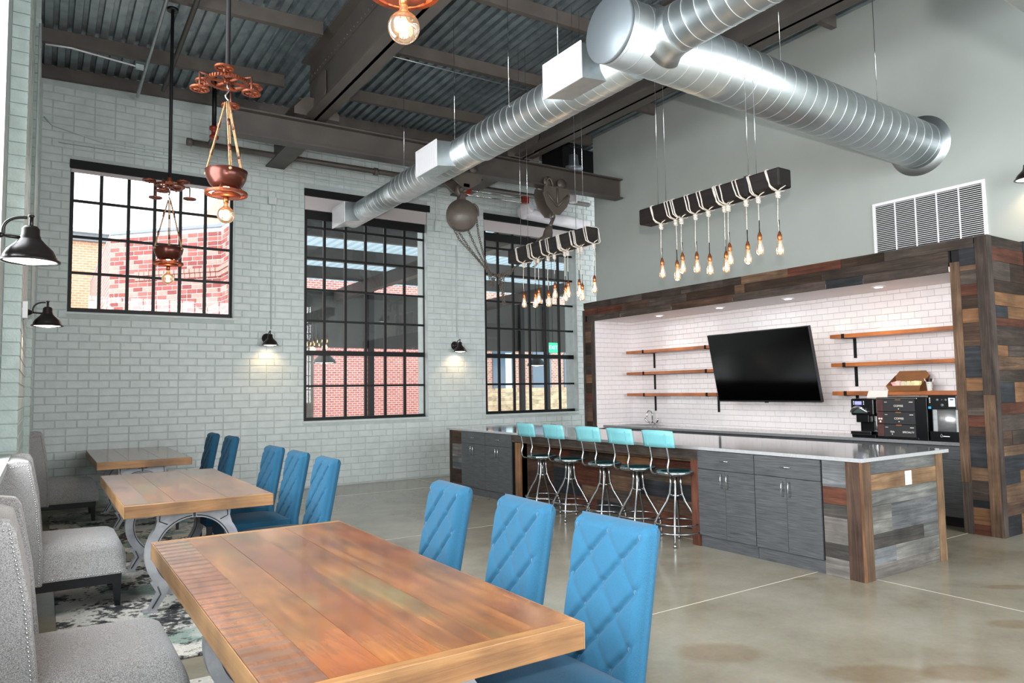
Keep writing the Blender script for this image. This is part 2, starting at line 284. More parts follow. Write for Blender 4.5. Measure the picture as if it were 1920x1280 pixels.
# ------------------------------------------------------------------ mesh helpers
class MB:
    def __init__(s): s.v = []; s.f = []; s.sm = []
    def add(s, vs, fs, smooth=False):
        o = len(s.v); s.v += [tuple(p) for p in vs]
        for f in fs: s.f.append(tuple(i+o for i in f)); s.sm.append(smooth)
        return s
    def box(s, x0, x1, y0, y1, z0, z1):
        return s.add([(x0,y0,z0),(x1,y0,z0),(x1,y1,z0),(x0,y1,z0),(x0,y0,z1),(x1,y0,z1),(x1,y1,z1),(x0,y1,z1)],
            [(0,3,2,1),(4,5,6,7),(0,1,5,4),(1,2,6,5),(2,3,7,6),(3,0,4,7)])
    def obox(s, c, size, mat):
        vs = [Vector(c) + mat @ Vector((a*size[0]/2, b*size[1]/2, d*size[2]/2)) for d in (-1, 1) for a, b in ((-1,-1),(1,-1),(1,1),(-1,1))]
        return s.add(vs, [(0,3,2,1),(4,5,6,7),(0,1,5,4),(1,2,6,5),(2,3,7,6),(3,0,4,7)])
    def prism(s, poly, h0, h1, ax='z', smooth=False):
        n = len(poly)
        def P(a, b, h): return {'z': (a, b, h), 'y': (a, h, b), 'x': (h, a, b)}[ax]
        vs = [P(a, b, h0) for a, b in poly] + [P(a, b, h1) for a, b in poly]
        s.add(vs, [tuple(range(n-1, -1, -1)), tuple(range(n, 2*n))])
        o = len(s.v) - 2*n
        for i in range(n):
            j = (i+1) % n; s.f.append((o+i, o+j, o+n+j, o+n+i)); s.sm.append(smooth)
        return s
    def tube(s, path, r, n=8, closed=False, caps=True, smooth=True):
        P = [Vector(p) for p in path]; k = len(P)
        rs = r if isinstance(r, (list, tuple)) else [r]*k
        rings = []; prev = None
        for i in range(k):
            if closed: t = P[(i+1) % k] - P[i-1]
            else: t = P[min(i+1, k-1)] - P[max(i-1, 0)]
            t.normalize()
            if prev is None:
                a = Vector((0, 0, 1)) if abs(t.z) < .9 else Vector((1, 0, 0)); u = t.cross(a).normalized()
            else: u = (prev - t*prev.dot(t)).normalized()
            prev = u; w = t.cross(u)
            rings.append([P[i] + (u*math.cos(2*PI*j/n) + w*math.sin(2*PI*j/n))*rs[i] for j in range(n)])
        o = len(s.v)
        for rg in rings: s.v += [tuple(p) for p in rg]
        m = k if closed else k-1
        for i in range(m):
            a, b = o+i*n, o+((i+1) % k)*n
            for j in range(n):
                q = (j+1) % n; s.f.append((a+j, a+q, b+q, b+j)); s.sm.append(smooth)
        if caps and not closed:
            s.f.append(tuple(o+j for j in range(n-1, -1, -1))); s.sm.append(False)
            s.f.append(tuple(o+(k-1)*n+j for j in range(n))); s.sm.append(False)
        return s
    def lathe(s, prof, c=(0, 0, 0), n=24, mat=None, smooth=True, closed=False):
        o = len(s.v); c = Vector(c); k = len(prof)
        for r, z in prof:
            for j in range(n):
                p = Vector((r*math.cos(2*PI*j/n), r*math.sin(2*PI*j/n), z))
                s.v.append(tuple(c + (mat @ p if mat else p)))
        for i in range(k if closed else k-1):
            a, b = o+i*n, o+((i+1) % k)*n
            for j in range(n):
                q = (j+1) % n; s.f.append((a+j, a+q, b+q, b+j)); s.sm.append(smooth)
        if not closed:
            if prof[0][0] > 1e-4: s.f.append(tuple(o+j for j in range(n-1, -1, -1))); s.sm.append(False)
            if prof[-1][0] > 1e-4: s.f.append(tuple(o+(k-1)*n+j for j in range(n))); s.sm.append(False)
        return s
    def mesh(s, name, mat):
        me = bpy.data.meshes.new(name); me.from_pydata(s.v, [], s.f)
        me.polygons.foreach_set('use_smooth', s.sm); me.materials.append(mat); me.validate(); me.update(); return me
    def build(s, name, mat, parent=None, loc=None, bevel=0, kind=None, label=None, seg=2):
        o = bpy.data.objects.new(name, s.mesh(name, mat)); C.objects.link(o)
        if parent is not None: o.parent = parent
        if loc: o.location = loc
        if bevel:
            b = o.modifiers.new('bevel', 'BEVEL'); b.width = bevel; b.segments = seg; b.limit_method = 'ANGLE'; b.angle_limit = math.radians(40)
        if kind: o['kind'] = kind
        if label: o['label'] = label
        return o
def part(name, me, parent, loc=(0, 0, 0), rot=None, kind=None, scale=None):
    o = bpy.data.objects.new(name, me); C.objects.link(o); o.parent = parent; o.location = loc
    if rot: o.rotation_euler = rot
    if scale: o.scale = scale
    if kind: o['kind'] = kind
    return o
def thing(name, label, cat, loc=(0, 0, 0), rz=0, group=None):
    o = bpy.data.objects.new(name, None); C.objects.link(o); o.location = loc; o.rotation_euler = (0, 0, rz); o.empty_display_size = .1
    o['label'] = label; o['category'] = cat
    if group: o['group'] = group
    return o
def tag(o, label, cat, group=None):
    o['label'] = label; o['category'] = cat
    if group: o['group'] = group
    return o
def root(name, loc=(0, 0, 0), kind='structure'):
    o = bpy.data.objects.new(name, None); C.objects.link(o); o.location = loc; o['kind'] = kind; return o
KIDS = {}
def dup(o, loc, rz=None, label=None, parent=None):
    c = o.copy(); C.objects.link(c)
    if parent is not None: c.parent = parent
    if loc is not None: c.location = loc
    if rz is not None: c.rotation_euler = (0, 0, rz)
    if label: c['label'] = label
    for ch in list(o.children): dup(ch, None, None, None, c)
    return c
RX = lambda a: Matrix.Rotation(a, 3, 'X')
RY = lambda a: Matrix.Rotation(a, 3, 'Y')
RZ = lambda a: Matrix.Rotation(a, 3, 'Z')
def bez(p0, p1, p2, p3, n=10):
    p = [Vector(q) for q in (p0, p1, p2, p3)]
    return [tuple((1-t)**3*p[0]+3*(1-t)**2*t*p[1]+3*(1-t)*t*t*p[2]+t**3*p[3]) for t in [i/n for i in range(n+1)]]
def text(s, size, name, mat, parent, loc, rot, depth=.0008):
    cu = bpy.data.curves.new(name, 'FONT'); cu.body = s; cu.size = size; cu.extrude = depth; cu.align_x = 'CENTER'; cu.align_y = 'CENTER'; cu.materials.append(mat)
    t = bpy.data.objects.new(name, cu); C.objects.link(t); bpy.context.view_layer.update()
    me = bpy.data.meshes.new_from_object(t.evaluated_get(bpy.context.evaluated_depsgraph_get())); bpy.data.objects.remove(t)
    o = bpy.data.objects.new(name, me); C.objects.link(o); o.parent = parent; o.location = loc; o.rotation_euler = rot; return o

# ------------------------------------------------------------------ floor, ceiling, steel
YB = 11.02; XG = 8.46
fl = MB().box(-.6, 11.0, -4.2, 11.4, -.12, 0).build('floor', m_concrete, kind='structure')
for a in ((.2, 8.4, 3.457, 3.463), (.2, 9.3, 6.697, 6.703), (.2, 9.3, 9.9, 9.906), (.2, 9.3, .2, .206)): MB().box(a[0], a[1], a[2], a[3], -.001, .0008).build('joint', m_joint, fl)
for x in (2.1, 5.3): MB().box(x-.003, x+.003, -4, YB, -.001, .0008).build('joint', m_joint, fl)
def zd(x, y): return 5.83 + .03*x + .015*(11-y)
mb = MB(); x = -.35; prof = []
while x < 10.2:
    prof += [(x, 0), (x+.078, 0), (x+.088, .042), (x+.133, .042)]; x += .143
n = len(prof); ys = [-4.2, 11.4]; v = []
for y in ys:
    for px, pz in prof: v.append((px, y, zd(px, y)+pz))
mb.add(v, [(i, i+1, n+i+1, n+i) for i in range(n-1)])
ceil = mb.build('ceiling', m_galvd, kind='structure')
MB().add([(-.6, -4.2, 6.05), (11, -4.2, 6.4), (11, 11.4, 6.2), (-.6, 11.4, 5.95)], [(0, 1, 2, 3)]).build('roof_panel', m_black, ceil)
def channel(y, x0, x1, m=m_steel2, h=.165, w=.075, name='purlin'):
    z0, z1 = zd(x0, y)-.002, zd(x1, y)-.002
    def P(x, z, dy, dz): return (x, y+dy, z+dz)
    o = []
    pr = [(0, 0), (w, 0), (w, -.008), (.008, -.008), (.008, -h+.008), (w, -h+.008), (w, -h), (0, -h)]
    b = MB(); k = len(pr)
    v = [P(x0, z0, a, d) for a, d in pr] + [P(x1, z1, a, d) for a, d in pr]
    b.add(v, [tuple(range(k)), tuple(range(2*k-1, k-1, -1))] + [(i, k+i, k+(i+1) % k, (i+1) % k) for i in range(k)])
    return b.build(name, m, ceil)
PY = [9.84, 8.19, 6.6, 5.0, 3.4, 1.8, .2, -1.4, -3]
for y in PY:
    channel(y, -.1, 2.75); channel(y, 3.15, 6.05); channel(y, 6.5, 8.34)
channel(10.94, -.1, 9.4, h=.155)
def ibeam_x(x0, x1, z0a, z1a, z0b, z1b, y, w=.2, ft=.022, name='crossbeam'):
    b = MB()
    def seg(ya, yb2, a0, a1, b0, b1): b.add([(x0, ya, a0), (x1, ya, b0), (x1, yb2, b0), (x0, yb2, a0), (x0, ya, a1), (x1, ya, b1), (x1, yb2, b1), (x0, yb2, a1)], [(0,3,2,1),(4,5,6,7),(0,1,5,4),(1,2,6,5),(2,3,7,6),(3,0,4,7)])
    seg(y-w/2, y+w/2, z0a, z0a+ft, z0b, z0b+ft); seg(y-w/2, y+w/2, z1a-ft, z1a, z1b-ft, z1b); seg(y-.012, y+.012, z0a+ft, z1a-ft, z0b+ft, z1b-ft)
    return b.build(name, m_steel, ceil)
ib = ibeam_x(1.94, 8.40, 4.715, 5.055, 4.765, 5.115, 9.2)
def girder(x0, x1, y0, y1, z0, name='rafter'):
    b = MB(); zt = lambda y: zd((x0+x1)/2, y)-.01; c = (x0+x1)/2
    for (a, e, lo, hi) in ((x0, x1, z0, z0+.025), (c-.02, c+.02, z0, None), (x0, x1, None, None)):
        ZA = [lo if lo is not None else zt(y)-.03 for y in (y0, y1)]; ZB = [hi if hi is not None else zt(y) for y in (y0, y1)]
        b.add([(a, y0, ZA[0]), (e, y0, ZA[0]), (e, y1, ZA[1]), (a, y1, ZA[1]), (a, y0, ZB[0]), (e, y0, ZB[0]), (e, y1, ZB[1]), (a, y1, ZB[1])], [(0,3,2,1),(4,5,6,7),(0,1,5,4),(1,2,6,5),(2,3,7,6),(3,0,4,7)])
    # angle legs along web top and bottom
    for s in (-1, 1):
        for zz in (z0+.025, z0+.55): b.box(c+s*.02 if s > 0 else c-.035, c+.035 if s > 0 else c-.02, y0, y1, zz, zz+.11)
    return b.build(name, m_steel, ceil)
girder(2.83, 3.11, -4.2, 9.32, 5.10); girder(6.12, 6.46, -4.2, 9.32, 5.13)
rv = MB()
for cx in (2.97, 6.29):
    for s in (-1, 1):
        for zz in (5.18, 5.70):
            y = -.5
            while y < 9.2: rv.lathe([(.016, 0), (.012, .008), (0, .012)], (cx+s*.036, y, zz), 6, RY(s*PI/2)); y += .11
rv.build('rivet', m_steel, ceil, kind='stuff')
for gx in (2.97, 6.29):
    for s in (-1, 1):
        q = MB().prism([(9.08, 5.11), (9.10, 5.30), (8.86, 5.56), (8.62, 5.56), (8.60, 5.3), (8.75, 5.11)], gx+s*.045-.006, gx+s*.045+.006, 'x'); q.build('gusset_plate', m_steel2, ceil)
    for s in (-1, 1):
        MB().prism([(gx+s*.02, 5.11), (gx+s*.30, 5.11), (gx+s*.30, 5.20), (gx+s*.16, 5.36), (gx+s*.02, 5.36)], 9.08, 9.10, 'y').build('gusset_plate', m_steel2, ceil)
for (x0, x1) in ((2.80, 3.08), (6.02, 6.30)):
    MB().box(x0, x1, 9.31, 11.1, 4.94, 4.965).box(x0, x1, 9.31, 11.1, 5.40, 5.425).box((x0+x1)/2-.014, (x0+x1)/2+.014, 9.31, 11.1, 4.965, 5.40).build('bracket_beam', m_steel, ceil)
# unistrut rails and conduit
for (pts, r) in (([(1.02, 10.85, 5.60), (1.02, 7.0, 5.70), (1.02, 4.0, 5.74)], .022), ([(1.30, 10.5, 5.62), (1.30, 6.5, 5.72), (1.30, 4.0, 5.75)], .03)):
    MB().tube(pts, r, 6).build('ceiling_rail', m_galv if r < .025 else m_steel, ceil)
MB().tube([(-.05, 9.75, 5.60), (.2, 9.75, 5.62), (.98, 9.85, 5.60)], .011, 8).build('conduit', m_pvc, ceil)
MB().box(.9, .99, 9.82, 9.88, 5.58, 5.63).build('junction_box', m_galv, ceil)

# ------------------------------------------------------------------ walls
WIN = [(.264, 2.355, 2.588, 4.634), (3.41, 5.556, 1.03, 4.70), (6.717, 8.85, 1.03, 4.72)]
wb = MB(); xs = -.6
for (l, r, b, t) in WIN:
    wb.box(xs, l, YB+.006, YB+.38, 0, 6.2); wb.box(l, r, YB+.006, YB+.38, 0, b-.0); wb.box(l, r, YB+.006, YB+.38, t, 6.2); xs = r
wb.box(xs, 10.4, YB+.006, YB+.38, 0, 6.2)
wall_b = wb.build('wall_back', m_mortar, kind='structure')
BR_CACHE = {}
def brick_mesh(L, h, mat, key):
    k = (round(L, 3), round(h, 3), key)
    if k not in BR_CACHE:
        j = lambda a: R.uniform(-a, a); e = .005
        v = [(-L/2, 0, -h/2), (L/2, 0, -h/2), (L/2, 0, h/2), (-L/2, 0, h/2)]
        w = [(-L/2+e+j(.002), -.006+j(.0012), -h/2+e+j(.0015)), (L/2-e+j(.002), -.006+j(.0012), -h/2+e+j(.0015)), (L/2-e+j(.002), -.006+j(.0012), h/2-e+j(.0015)), (-L/2+e+j(.002), -.006+j(.0012), h/2-e+j(.0015))]
        BR_CACHE[k] = MB().add(v+w, [(4, 5, 6, 7), (0, 1, 5, 4), (1, 2, 6, 5), (2, 3, 7, 6), (3, 0, 4, 7)]).mesh('brick', mat)
    return BR_CACHE[k]
def lay(x0, x1, z0, z1, pitch, length, holes, seed, joint=.01):
    rg = random.Random(seed); out = []; row = 0; z = z0
    while z + pitch <= z1+.01:
        zc = z + pitch/2; h = pitch-joint
        segs = [(x0, x1)]
        for (l, r, b, t) in holes:
            if b-.01 < zc+h/2 and zc-h/2 < t+.01:
                ns = []
                for a, e in segs:
                    if r <= a or l >= e: ns.append((a, e))
                    else:
                        if l > a: ns.append((a, l))
                        if r < e: ns.append((r, e))
                segs = ns
        head = False
        for a, e in segs:
            L = length/2 if head else length
            x = a - ((row % 2)*L/2 + (a*1.37 % L)*0)
            while x < e-.02:
                LL = L*(.5 if (not head and rg.random() < .09) else 1)
                s, f = max(x, a), min(x+LL, e)
                if f-s > .03: out.append((s+joint/2, f-joint/2, zc, h))
                x += LL
        z += pitch; row += 1
    return out
def brickwork(parent, rects, place, mats, score, limit=300, name='brick'):
    # place(u, z) -> (location, rotation about z); the nearest ones are single parts, the rest joined
    rects = sorted(rects, key=score); b = {}
    for i, (s, f, zc, h) in enumerate(rects):
        loc, rz = place((s+f)/2, zc); mi = R.randrange(len(mats)) if len(mats) > 1 else 0
        me = brick_mesh(f-s, h, mats[mi], (name, mi, R.randrange(3)))
        if i < limit: part('brick', me, parent, loc, (0, 0, rz))
        else:
            rm = RZ(rz); q = b.setdefault(mi, MB())
            q.add([Vector(loc) + rm @ v.co for v in me.vertices], [tuple(p.vertices) for p in me.polygons])
    for mi, q in b.items(): q.build('brick_courses', mats[mi], parent, kind='stuff')
rects = lay(-.08, 9.6, 0.02, 5.62, .1035, .243, [(l-.0, r+.0, b, t) for l, r, b, t in WIN], 3)
vis = lambda u: 0 if (.55 < u[2] < 4.9 and u[0] < 6.3) else 6
brickwork(wall_b, rects, lambda u, z: ((u, YB+.006, z), 0), [m_paint], lambda u: vis(u) + math.dist((u[0], 11, u[2]), (1.6, 9.4, 2.2))*.9)
# sills and reveals
for i, (l, r, b, t) in enumerate(WIN):
    MB().box(l-.02, r+.06, YB-.012, YB+.12, b-.03, b-.004).build('trim_%d' % (i+1), m_paint, kind='structure')

# windows
def window(i, l, r, b, t, cols, rows, ztop, rail=None):
    k = 1.009; yf = YB+.115
    w = root('window_%d' % i, (0, 0, 0))
    sx = lambda x: x*k; sz = lambda z: H+(z-H)*k
    L, Rr, B, T = sx(l)-.02, sx(r)+.03, sz(b)-.02, sz(ztop)
    f = MB().box(L, L+.065, yf, yf+.05, B, T).box(Rr-.09, Rr, yf, yf+.05, B, T).box(L+.065, Rr-.09, yf, yf+.05, B, B+.075).box(L+.065, Rr-.09, yf, yf+.05, T-.04, T)
    f.build('window_frame', m_black, w)
    # steel lintel and roller shade
    MB().box(l-.01, r+.05, YB-.02, YB+.10, t-.115, t).build('lintel', m_blackmatte, w)
    zs = [sz(z) for z in rows]
    for c in cols: MB().box(sx(c)-.021, sx(c)+.021, yf+.006, yf+.044, B+.075, T-.04).build('muntin', m_black, w)
    edges = [L+.065] + [sx(c) for c in cols] + [Rr-.09]
    for z in rows:
        thick = .040 if (rail and abs(z-rail) < .02) else .018
        for a in range(len(edges)-1): MB().box(edges[a]+.0, edges[a+1]-.0, yf+.008, yf+.042, sz(z)-thick, sz(z)+thick).build('muntin', m_black, w)
    zz = [B+.075] + zs + [T-.04]; cache = {}
    for a in range(len(edges)-1):
        for c in range(len(zz)-1):
            wd, hg = round(edges[a+1]-edges[a], 3), round(zz[c+1]-zz[c], 3)
            if (wd, hg) not in cache: cache[(wd, hg)] = MB().add([(-wd/2, 0, -hg/2), (wd/2, 0, -hg/2), (wd/2, 0, hg/2), (-wd/2, 0, hg/2)], [(0, 1, 2, 3)]).mesh('pane', m_pane)
            part('pane', cache[(wd, hg)], w, ((edges[a]+edges[a+1])/2, yf+.025, (zz[c]+zz[c+1])/2))
    return w
R1 = [3.114, 3.60, 4.087]; c1 = [.628, .961, 1.288, 1.622, 1.957]
w1 = window(1, *WIN[0], c1, R1, 4.60)
MB().box(.27, 2.36, YB+.02, YB+.05, 4.475, 4.52).build('roller_shade', m_shade, w1)
R2 = [1.573, 2.092, 2.60, 3.10, 3.60, 4.09]
w2 = window(2, *WIN[1], [3.741, 4.092, 4.437, 4.782, 5.135], R2, 4.60, 2.092)
MB().box(3.42, 5.55, YB+.02, YB+.05, 4.37, 4.585).build('roller_shade', m_shade, w2)
w3 = window(3, *WIN[2], [7.03, 7.362, 7.727, 8.087, 8.426], R2, 4.60, 2.092)
MB().box(6.73, 8.84, YB+.02, YB+.05, 4.40, 4.60).build('roller_shade', m_shade, w3)
for (w, a, e) in ((w2, 3.43, 5.54), (w3, 6.73, 8.84)): MB().box(a, e, YB+.06, YB+.10, 4.23, 4.38).build('shade_pocket', m_blackmatte, w)

# left wall: stepped brick piers, ledge behind the seating
wl = MB()
wl.box(-.7, -.26, -4.2, .5, 0, 6.1); wl.box(-.7, -.26, .5, 6.62, 0, 1.02); wl.box(-.7, -.26, .5, 6.62, 4.85, 6.1); wl.box(-.7, -.26, 2.7, 3.9, 1.02, 4.85); wl.box(-.7, -.26, 6.1, 6.62, 1.02, 4.85)
wl.box(-.7, -.145, 6.62, 9.15, 0, 6.1); wl.box(-.7, -.095, 9.15, 11.4, 0, 6.1)
wall_l = wl.build('wall_left', m_mortar, kind='structure')
def lplace(xf): return lambda u, z: ((xf, u, z), PI/2)
r_l = lay(6.63, 9.14, .02, 5.6, .1035, .243, [], 5)
brickwork(wall_l, r_l, lplace(-.145), [m_leftbrick], lambda u: abs(u[2]-2), 150)
r_l = lay(9.16, 11.0, .02, 5.6, .1035, .243, [], 6)
brickwork(wall_l, r_l, lplace(-.095), [m_leftbrick], lambda u: abs(u[2]-2), 100)
q = MB()
for (xa, xb, yy) in ((-.255, -.147, 6.618), (-.145, -.097, 9.148)):
    z = .03; k = 0
    while z < 5.6: q.box(xa+.002, xb+.006, yy-.010, yy+.002, z, z+.0935); z += .1035; k += 1
q.build('pier_end_bricks', m_leftbrick, wall_l, kind='stuff')
MB().box(-.5, -.17, -1, 9.1, 1.00, 1.045).build('baseboard_left', m_paint, kind='structure')
for i, (a, e) in enumerate(((.5, 2.7), (3.9, 6.1))):
    w = root('window_%d' % (i+5)); MB().box(-.56, -.50, a, a+.06, 1.045, 4.85).box(-.56, -.50, e-.06, e, 1.045, 4.85).box(-.56, -.50, a+.06, e-.06, 1.045, 1.10).box(-.56, -.50, a+.06, e-.06, 4.79, 4.85).build('window_frame', m_black, w)
    for kk in range(1, 4): MB().box(-.54, -.52, a+(e-a)*kk/4-.012, a+(e-a)*kk/4+.012, 1.1, 4.79).build('muntin', m_black, w)
    for kk in range(1, 7): MB().box(-.545, -.515, a+.06, e-.06, 1.1+3.69*kk/7-.012, 1.1+3.69*kk/7+.012).build('muntin', m_black, w)
# wall behind the camera with its own big gridded window
wf = MB().box(-.7, 1.2, -4.6, -4.2, 0, 6.3).box(9.2, 11, -4.6, -4.2, 0, 6.3).box(1.2, 9.2, -4.6, -4.2, 0, 1.05).box(1.2, 9.2, -4.6, -4.2, 4.75, 6.3)
wf.build('wall_front', m_paint, kind='structure')
w = root('window_4')
for kk in range(0, 21): MB().box(1.2+8*kk/20-.015, 1.2+8*kk/20+.015, -4.27, -4.23, 1.05, 4.75).build('muntin', m_black, w)
for kk in range(0, 8): MB().box(1.2, 9.2, -4.275, -4.225, 1.05+3.7*kk/7-.015, 1.05+3.7*kk/7+.015).build('muntin', m_black, w)

# right green wall above and beside the bar alcove, ending at an outside corner
NY0, NY1, MY0, MY1, NT, MT, XF = 3.15, 9.33, 3.49, 9.05, 2.905, 2.59, 7.62
wr = MB().box(XG, XG+.2, -4.2, NY0+.02, 0, 6.3).box(XG, XG+.2, NY0+.02, NY1, MT+.05, 6.3).box(XG, XG+.2, NY1, 9.95, 0, 6.3).box(XG+.2, 10.0, 9.75, 9.95, 0, 6.3)
wr.build('wall_right', m_green, kind='structure')
MB().box(XG+.01, XG+.2, NY0+.02, NY1, 0, MT+.05).build('wall_alcove_core', m_grout, kind='structure')
MB().box(XF-.0, XG, MY0-.01, MY1+.01, MT, MT+.05).build('ceiling_alcove', m_white, kind='structure')
# white glazed tiles: back of the alcove and its two returns
tl = MB().box(XG-.006, XG+.004, MY0-.01, MY1+.01, .86, MT).box(XF+.02, XG-.006, MY1, MY1+.012, .86, MT).box(XF+.02, XG-.006, MY0-.012, MY0, .86, MT)
wt = tl.build('wall_alcove', m_grout, kind='structure')
TP, TL = .0785, .1555
def tmesh(L, h):
    k = ('t', round(L, 3), round(h, 3))
    if k not in BR_CACHE:
        e = .0025; d = .007
        BR_CACHE[k] = MB().add([(-L/2, 0, -h/2), (L/2, 0, -h/2), (L/2, 0, h/2), (-L/2, 0, h/2), (-L/2+e, -d, -h/2+e), (L/2-e, -d, -h/2+e), (L/2-e, -d, h/2-e), (-L/2+e, -d, h/2-e)], [(4, 5, 6, 7), (0, 1, 5, 4), (1, 2, 6, 5), (2, 3, 7, 6), (3, 0, 4, 7)]).mesh('tile', m_tile)
    return BR_CACHE[k]
def tiles(u0, u1, place, rz, pick, off=0):
    res = []; z = MT; row = 0
    while z > .88:
        h = TP if row else TP*.62
        x = u1 + off + (row % 2)*TL/2
        while x > u0:
            a, e = max(x-TL, u0), min(x, u1)
            if e-a > .012: res.append((a, e, z-h, z))
            x -= TL
        z -= h; row += 1
    return res
T1 = tiles(MY0, MY1, None, 0, None, .05)
T2 = tiles(XF+.03, XG-.01, None, 0, None)
allT = [(math.dist((XG, (a+e)/2), (0, 0)) + (2 if (z1 < 1.35 and (a+e)/2 < 5) else 0), (a, e, z0, z1), 0) for a, e, z0, z1 in T1] + [(math.dist(((a+e)/2, MY1), (0, 0)), (a, e, z0, z1), 1) for a, e, z0, z1 in T2]
allT.sort(key=lambda q: q[0]); rest = MB()
for i, (d, (a, e, z0, z1), w) in enumerate(allT):
    me = tmesh(e-a-.0025, z1-z0-.0025); c = (a+e)/2; tilt = (R.uniform(-.004, .004), 0, 0)
    loc, rz = ((XG-.006, c, (z0+z1)/2), -PI/2) if w == 0 else ((c, MY1, (z0+z1)/2), 0)
    if i < 300: part('tile', me, wt, loc, (R.uniform(-.006, .006), 0, rz + R.uniform(-.004, .004)))
    else:
        rm = RZ(rz + R.uniform(-.004, .004)) @ RX(R.uniform(-.006, .006)); rest.add([Vector(loc) + rm @ v.co for v in me.vertices], [tuple(p.vertices) for p in me.polygons])
rest.build('tile_courses', m_tile, wt, kind='stuff')

# ------------------------------------------------------------------ barnwood surround of the alcove
sr = thing('alcove_surround', 'reclaimed barnwood plank frame around the white tiled bar alcove', 'wood frame', (XF, NY0, 0))
def plank(parent, org, x0, x1, y0, y1, z0, z1, mat, bev=.002):
    return MB().box(x0-org[0], x1-org[0], y0-org[1], y1-org[1], z0-org[2], z1-org[2]).build('plank', mat, parent)
O = (XF, NY0, 0); rg = random.Random(11)
MB().box(.022, .20, 0.03, MY0-NY0-.01, 0, NT-.01).box(.022, .2, MY1-NY0+.012, NY1-NY0-.02, 0, NT-.01).box(.022, .2, MY0-NY0, MY1-NY0+.01, MT+.05, NT-.01).box(.2, .84, .03, .12, 0, NT-.01).build('core_frame', m_blackmatte, sr)
# header boards, three courses along y
def course(z0, z1, cuts, mats, xo=0):
    for a, e, mi in zip(cuts[:-1], cuts[1:], mats): plank(sr, O, XF-xo-rg.uniform(0, .004), XF+.022, a+.0015, e-.0015, z0+.001, z1-.001, WB['y'][mi])
course(2.80, NT, [NY0+.11, 4.15, 4.65, 5.35, 6.05, 6.35, 7.1, 7.9, 8.6, NY1-.03], [6, 7, 2, 3, 1, 6, 1, 6, 1])
course(2.685, 2.80, [MY0+.01, 4.9, 6.0, 6.16, 7.0, 7.75, 8.35, 8.95, NY1-.05], [1, 7, 3, 7, 6, 0, 2, 2])
course(MT-.005, 2.685, [MY0+.01, 4.4, 4.85, 6.2, 7.3, 8.4, NY1-.12], [6, 4, 6, 0, 6, 6])
# right jamb: two uprights with stacked blocks between
def upright(y0, y1, cuts, mats, xo=.004):
    for a, e, mi in zip(cuts[:-1], cuts[1:], mats): plank(sr, O, XF-xo, XF+.022, y0, y1, a, e-.001, WB['z'][mi])
upright(NY0-.002, NY0+.10, [0, 1.35, NT], [3, 1]); upright(MY0-.09, MY0+.0, [0, .50, 2.68], [6, 3])
zc, k = 0, 0
for h, mi in ((.10, 2), (.16, 5), (.07, 4), (.19, 6), (.13, 3), (.30, 4), (.09, 7), (.11, 2), (.08, 6), (.16, 1), (.13, 5), (.31, 4), (.06, 3), (.17, 0), (.14, 5), (.13, 7), (.11, 2), (.14, 6), (.05, 3), (.21, 4)):
    plank(sr, O, XF+.004, XF+.022, NY0+.10, MY0-.09, zc+.001, zc+h-.001, WB['y'][mi]); zc += h
# left jamb
upright(NY1-.05, NY1, [0, NT-.12], [6]); upright(MY1, MY1+.07, [0, MT], [6])
zc = 0; k = 0
while zc < MT-.05:
    h = rg.uniform(.1, .2); plank(sr, O, XF+.004, XF+.022, MY1+.07, NY1-.05, zc+.001, min(zc+h, MT)-.001, WB['y'][[0, 2, 7, 5, 1, 0, 7, 3][k % 8]]); zc += h; k += 1
# near side panel of the surround, boards along x
plank(sr, O, XF-.002, XF+.085, NY0-.014, NY0+.0, 0, NT, WB['z'][6]); plank(sr, O, XG-.06, XG+.0, NY0-.022, NY0+.03, 0, NT+.01, WB['z'][4])
zc = 0; seq = [4, 0, 3, 4, 4, 3, 0, 6, 2, 4, 1, 3, 5, 1, 2, 4, 5, 7, 6, 2, 1]; k = 0
for h in (.19, .13, .17, .12, .15, .10, .14, .16, .11, .20, .12, .13, .11, .19, .08, .12, .13, .12, .19, .14, .11):
    z1 = min(zc+h, NT)
    if z1-zc < .02: break
    cut = [XF+.085, XG-.06] if k % 3 else [XF+.085, XF+.085+rg.uniform(.2, .5), XG-.06]
    for a, e in zip(cut[:-1], cut[1:]): plank(sr, O, a+.001, e-.001, NY0-.010-rg.uniform(0, .005), NY0+.03, zc+.001, z1-.001, WB['x'][(seq[k % len(seq)] + (1 if a > XF+.1 else 0)) % 8])
    zc = z1; k += 1
MB().box(.0, .84, .0, NY1-NY0-.02, NT-.012, NT-.002).build('top_board', WB['y'][6], sr)

# recessed downlights in the alcove soffit
names = ['nearest the outside brick wall end', 'second from the sink end', 'third from the sink end', 'nearest the coffee machines']
for i, (yy) in enumerate((7.92, 6.74, 5.63, 4.44)):
    t = thing('recessed_light', 'small round white downlight in alcove soffit, ' + names[i], 'ceiling light', (8.0, yy, MT), 0, 'downlights in the alcove soffit')
    MB().lathe([(.045, -.002), (.045, -.012), (.075, -.010), (.082, -.001), (.082, .0)], (0, 0, 0), 24).build('trim_ring', m_whitemetal, t)
    MB().lathe([(.0, -.0135), (.044, -.0135), (.044, -.0025)], (0, 0, 0), 24).build('diffuser', m_recess, t)
    light('downlight', 'SPOT', (0, 0, -.03), 26, (1, .9, .8), t, aim=(0, 0, -1), spot_size=math.radians(120), spot_blend=.8, shadow_soft_size=.04)

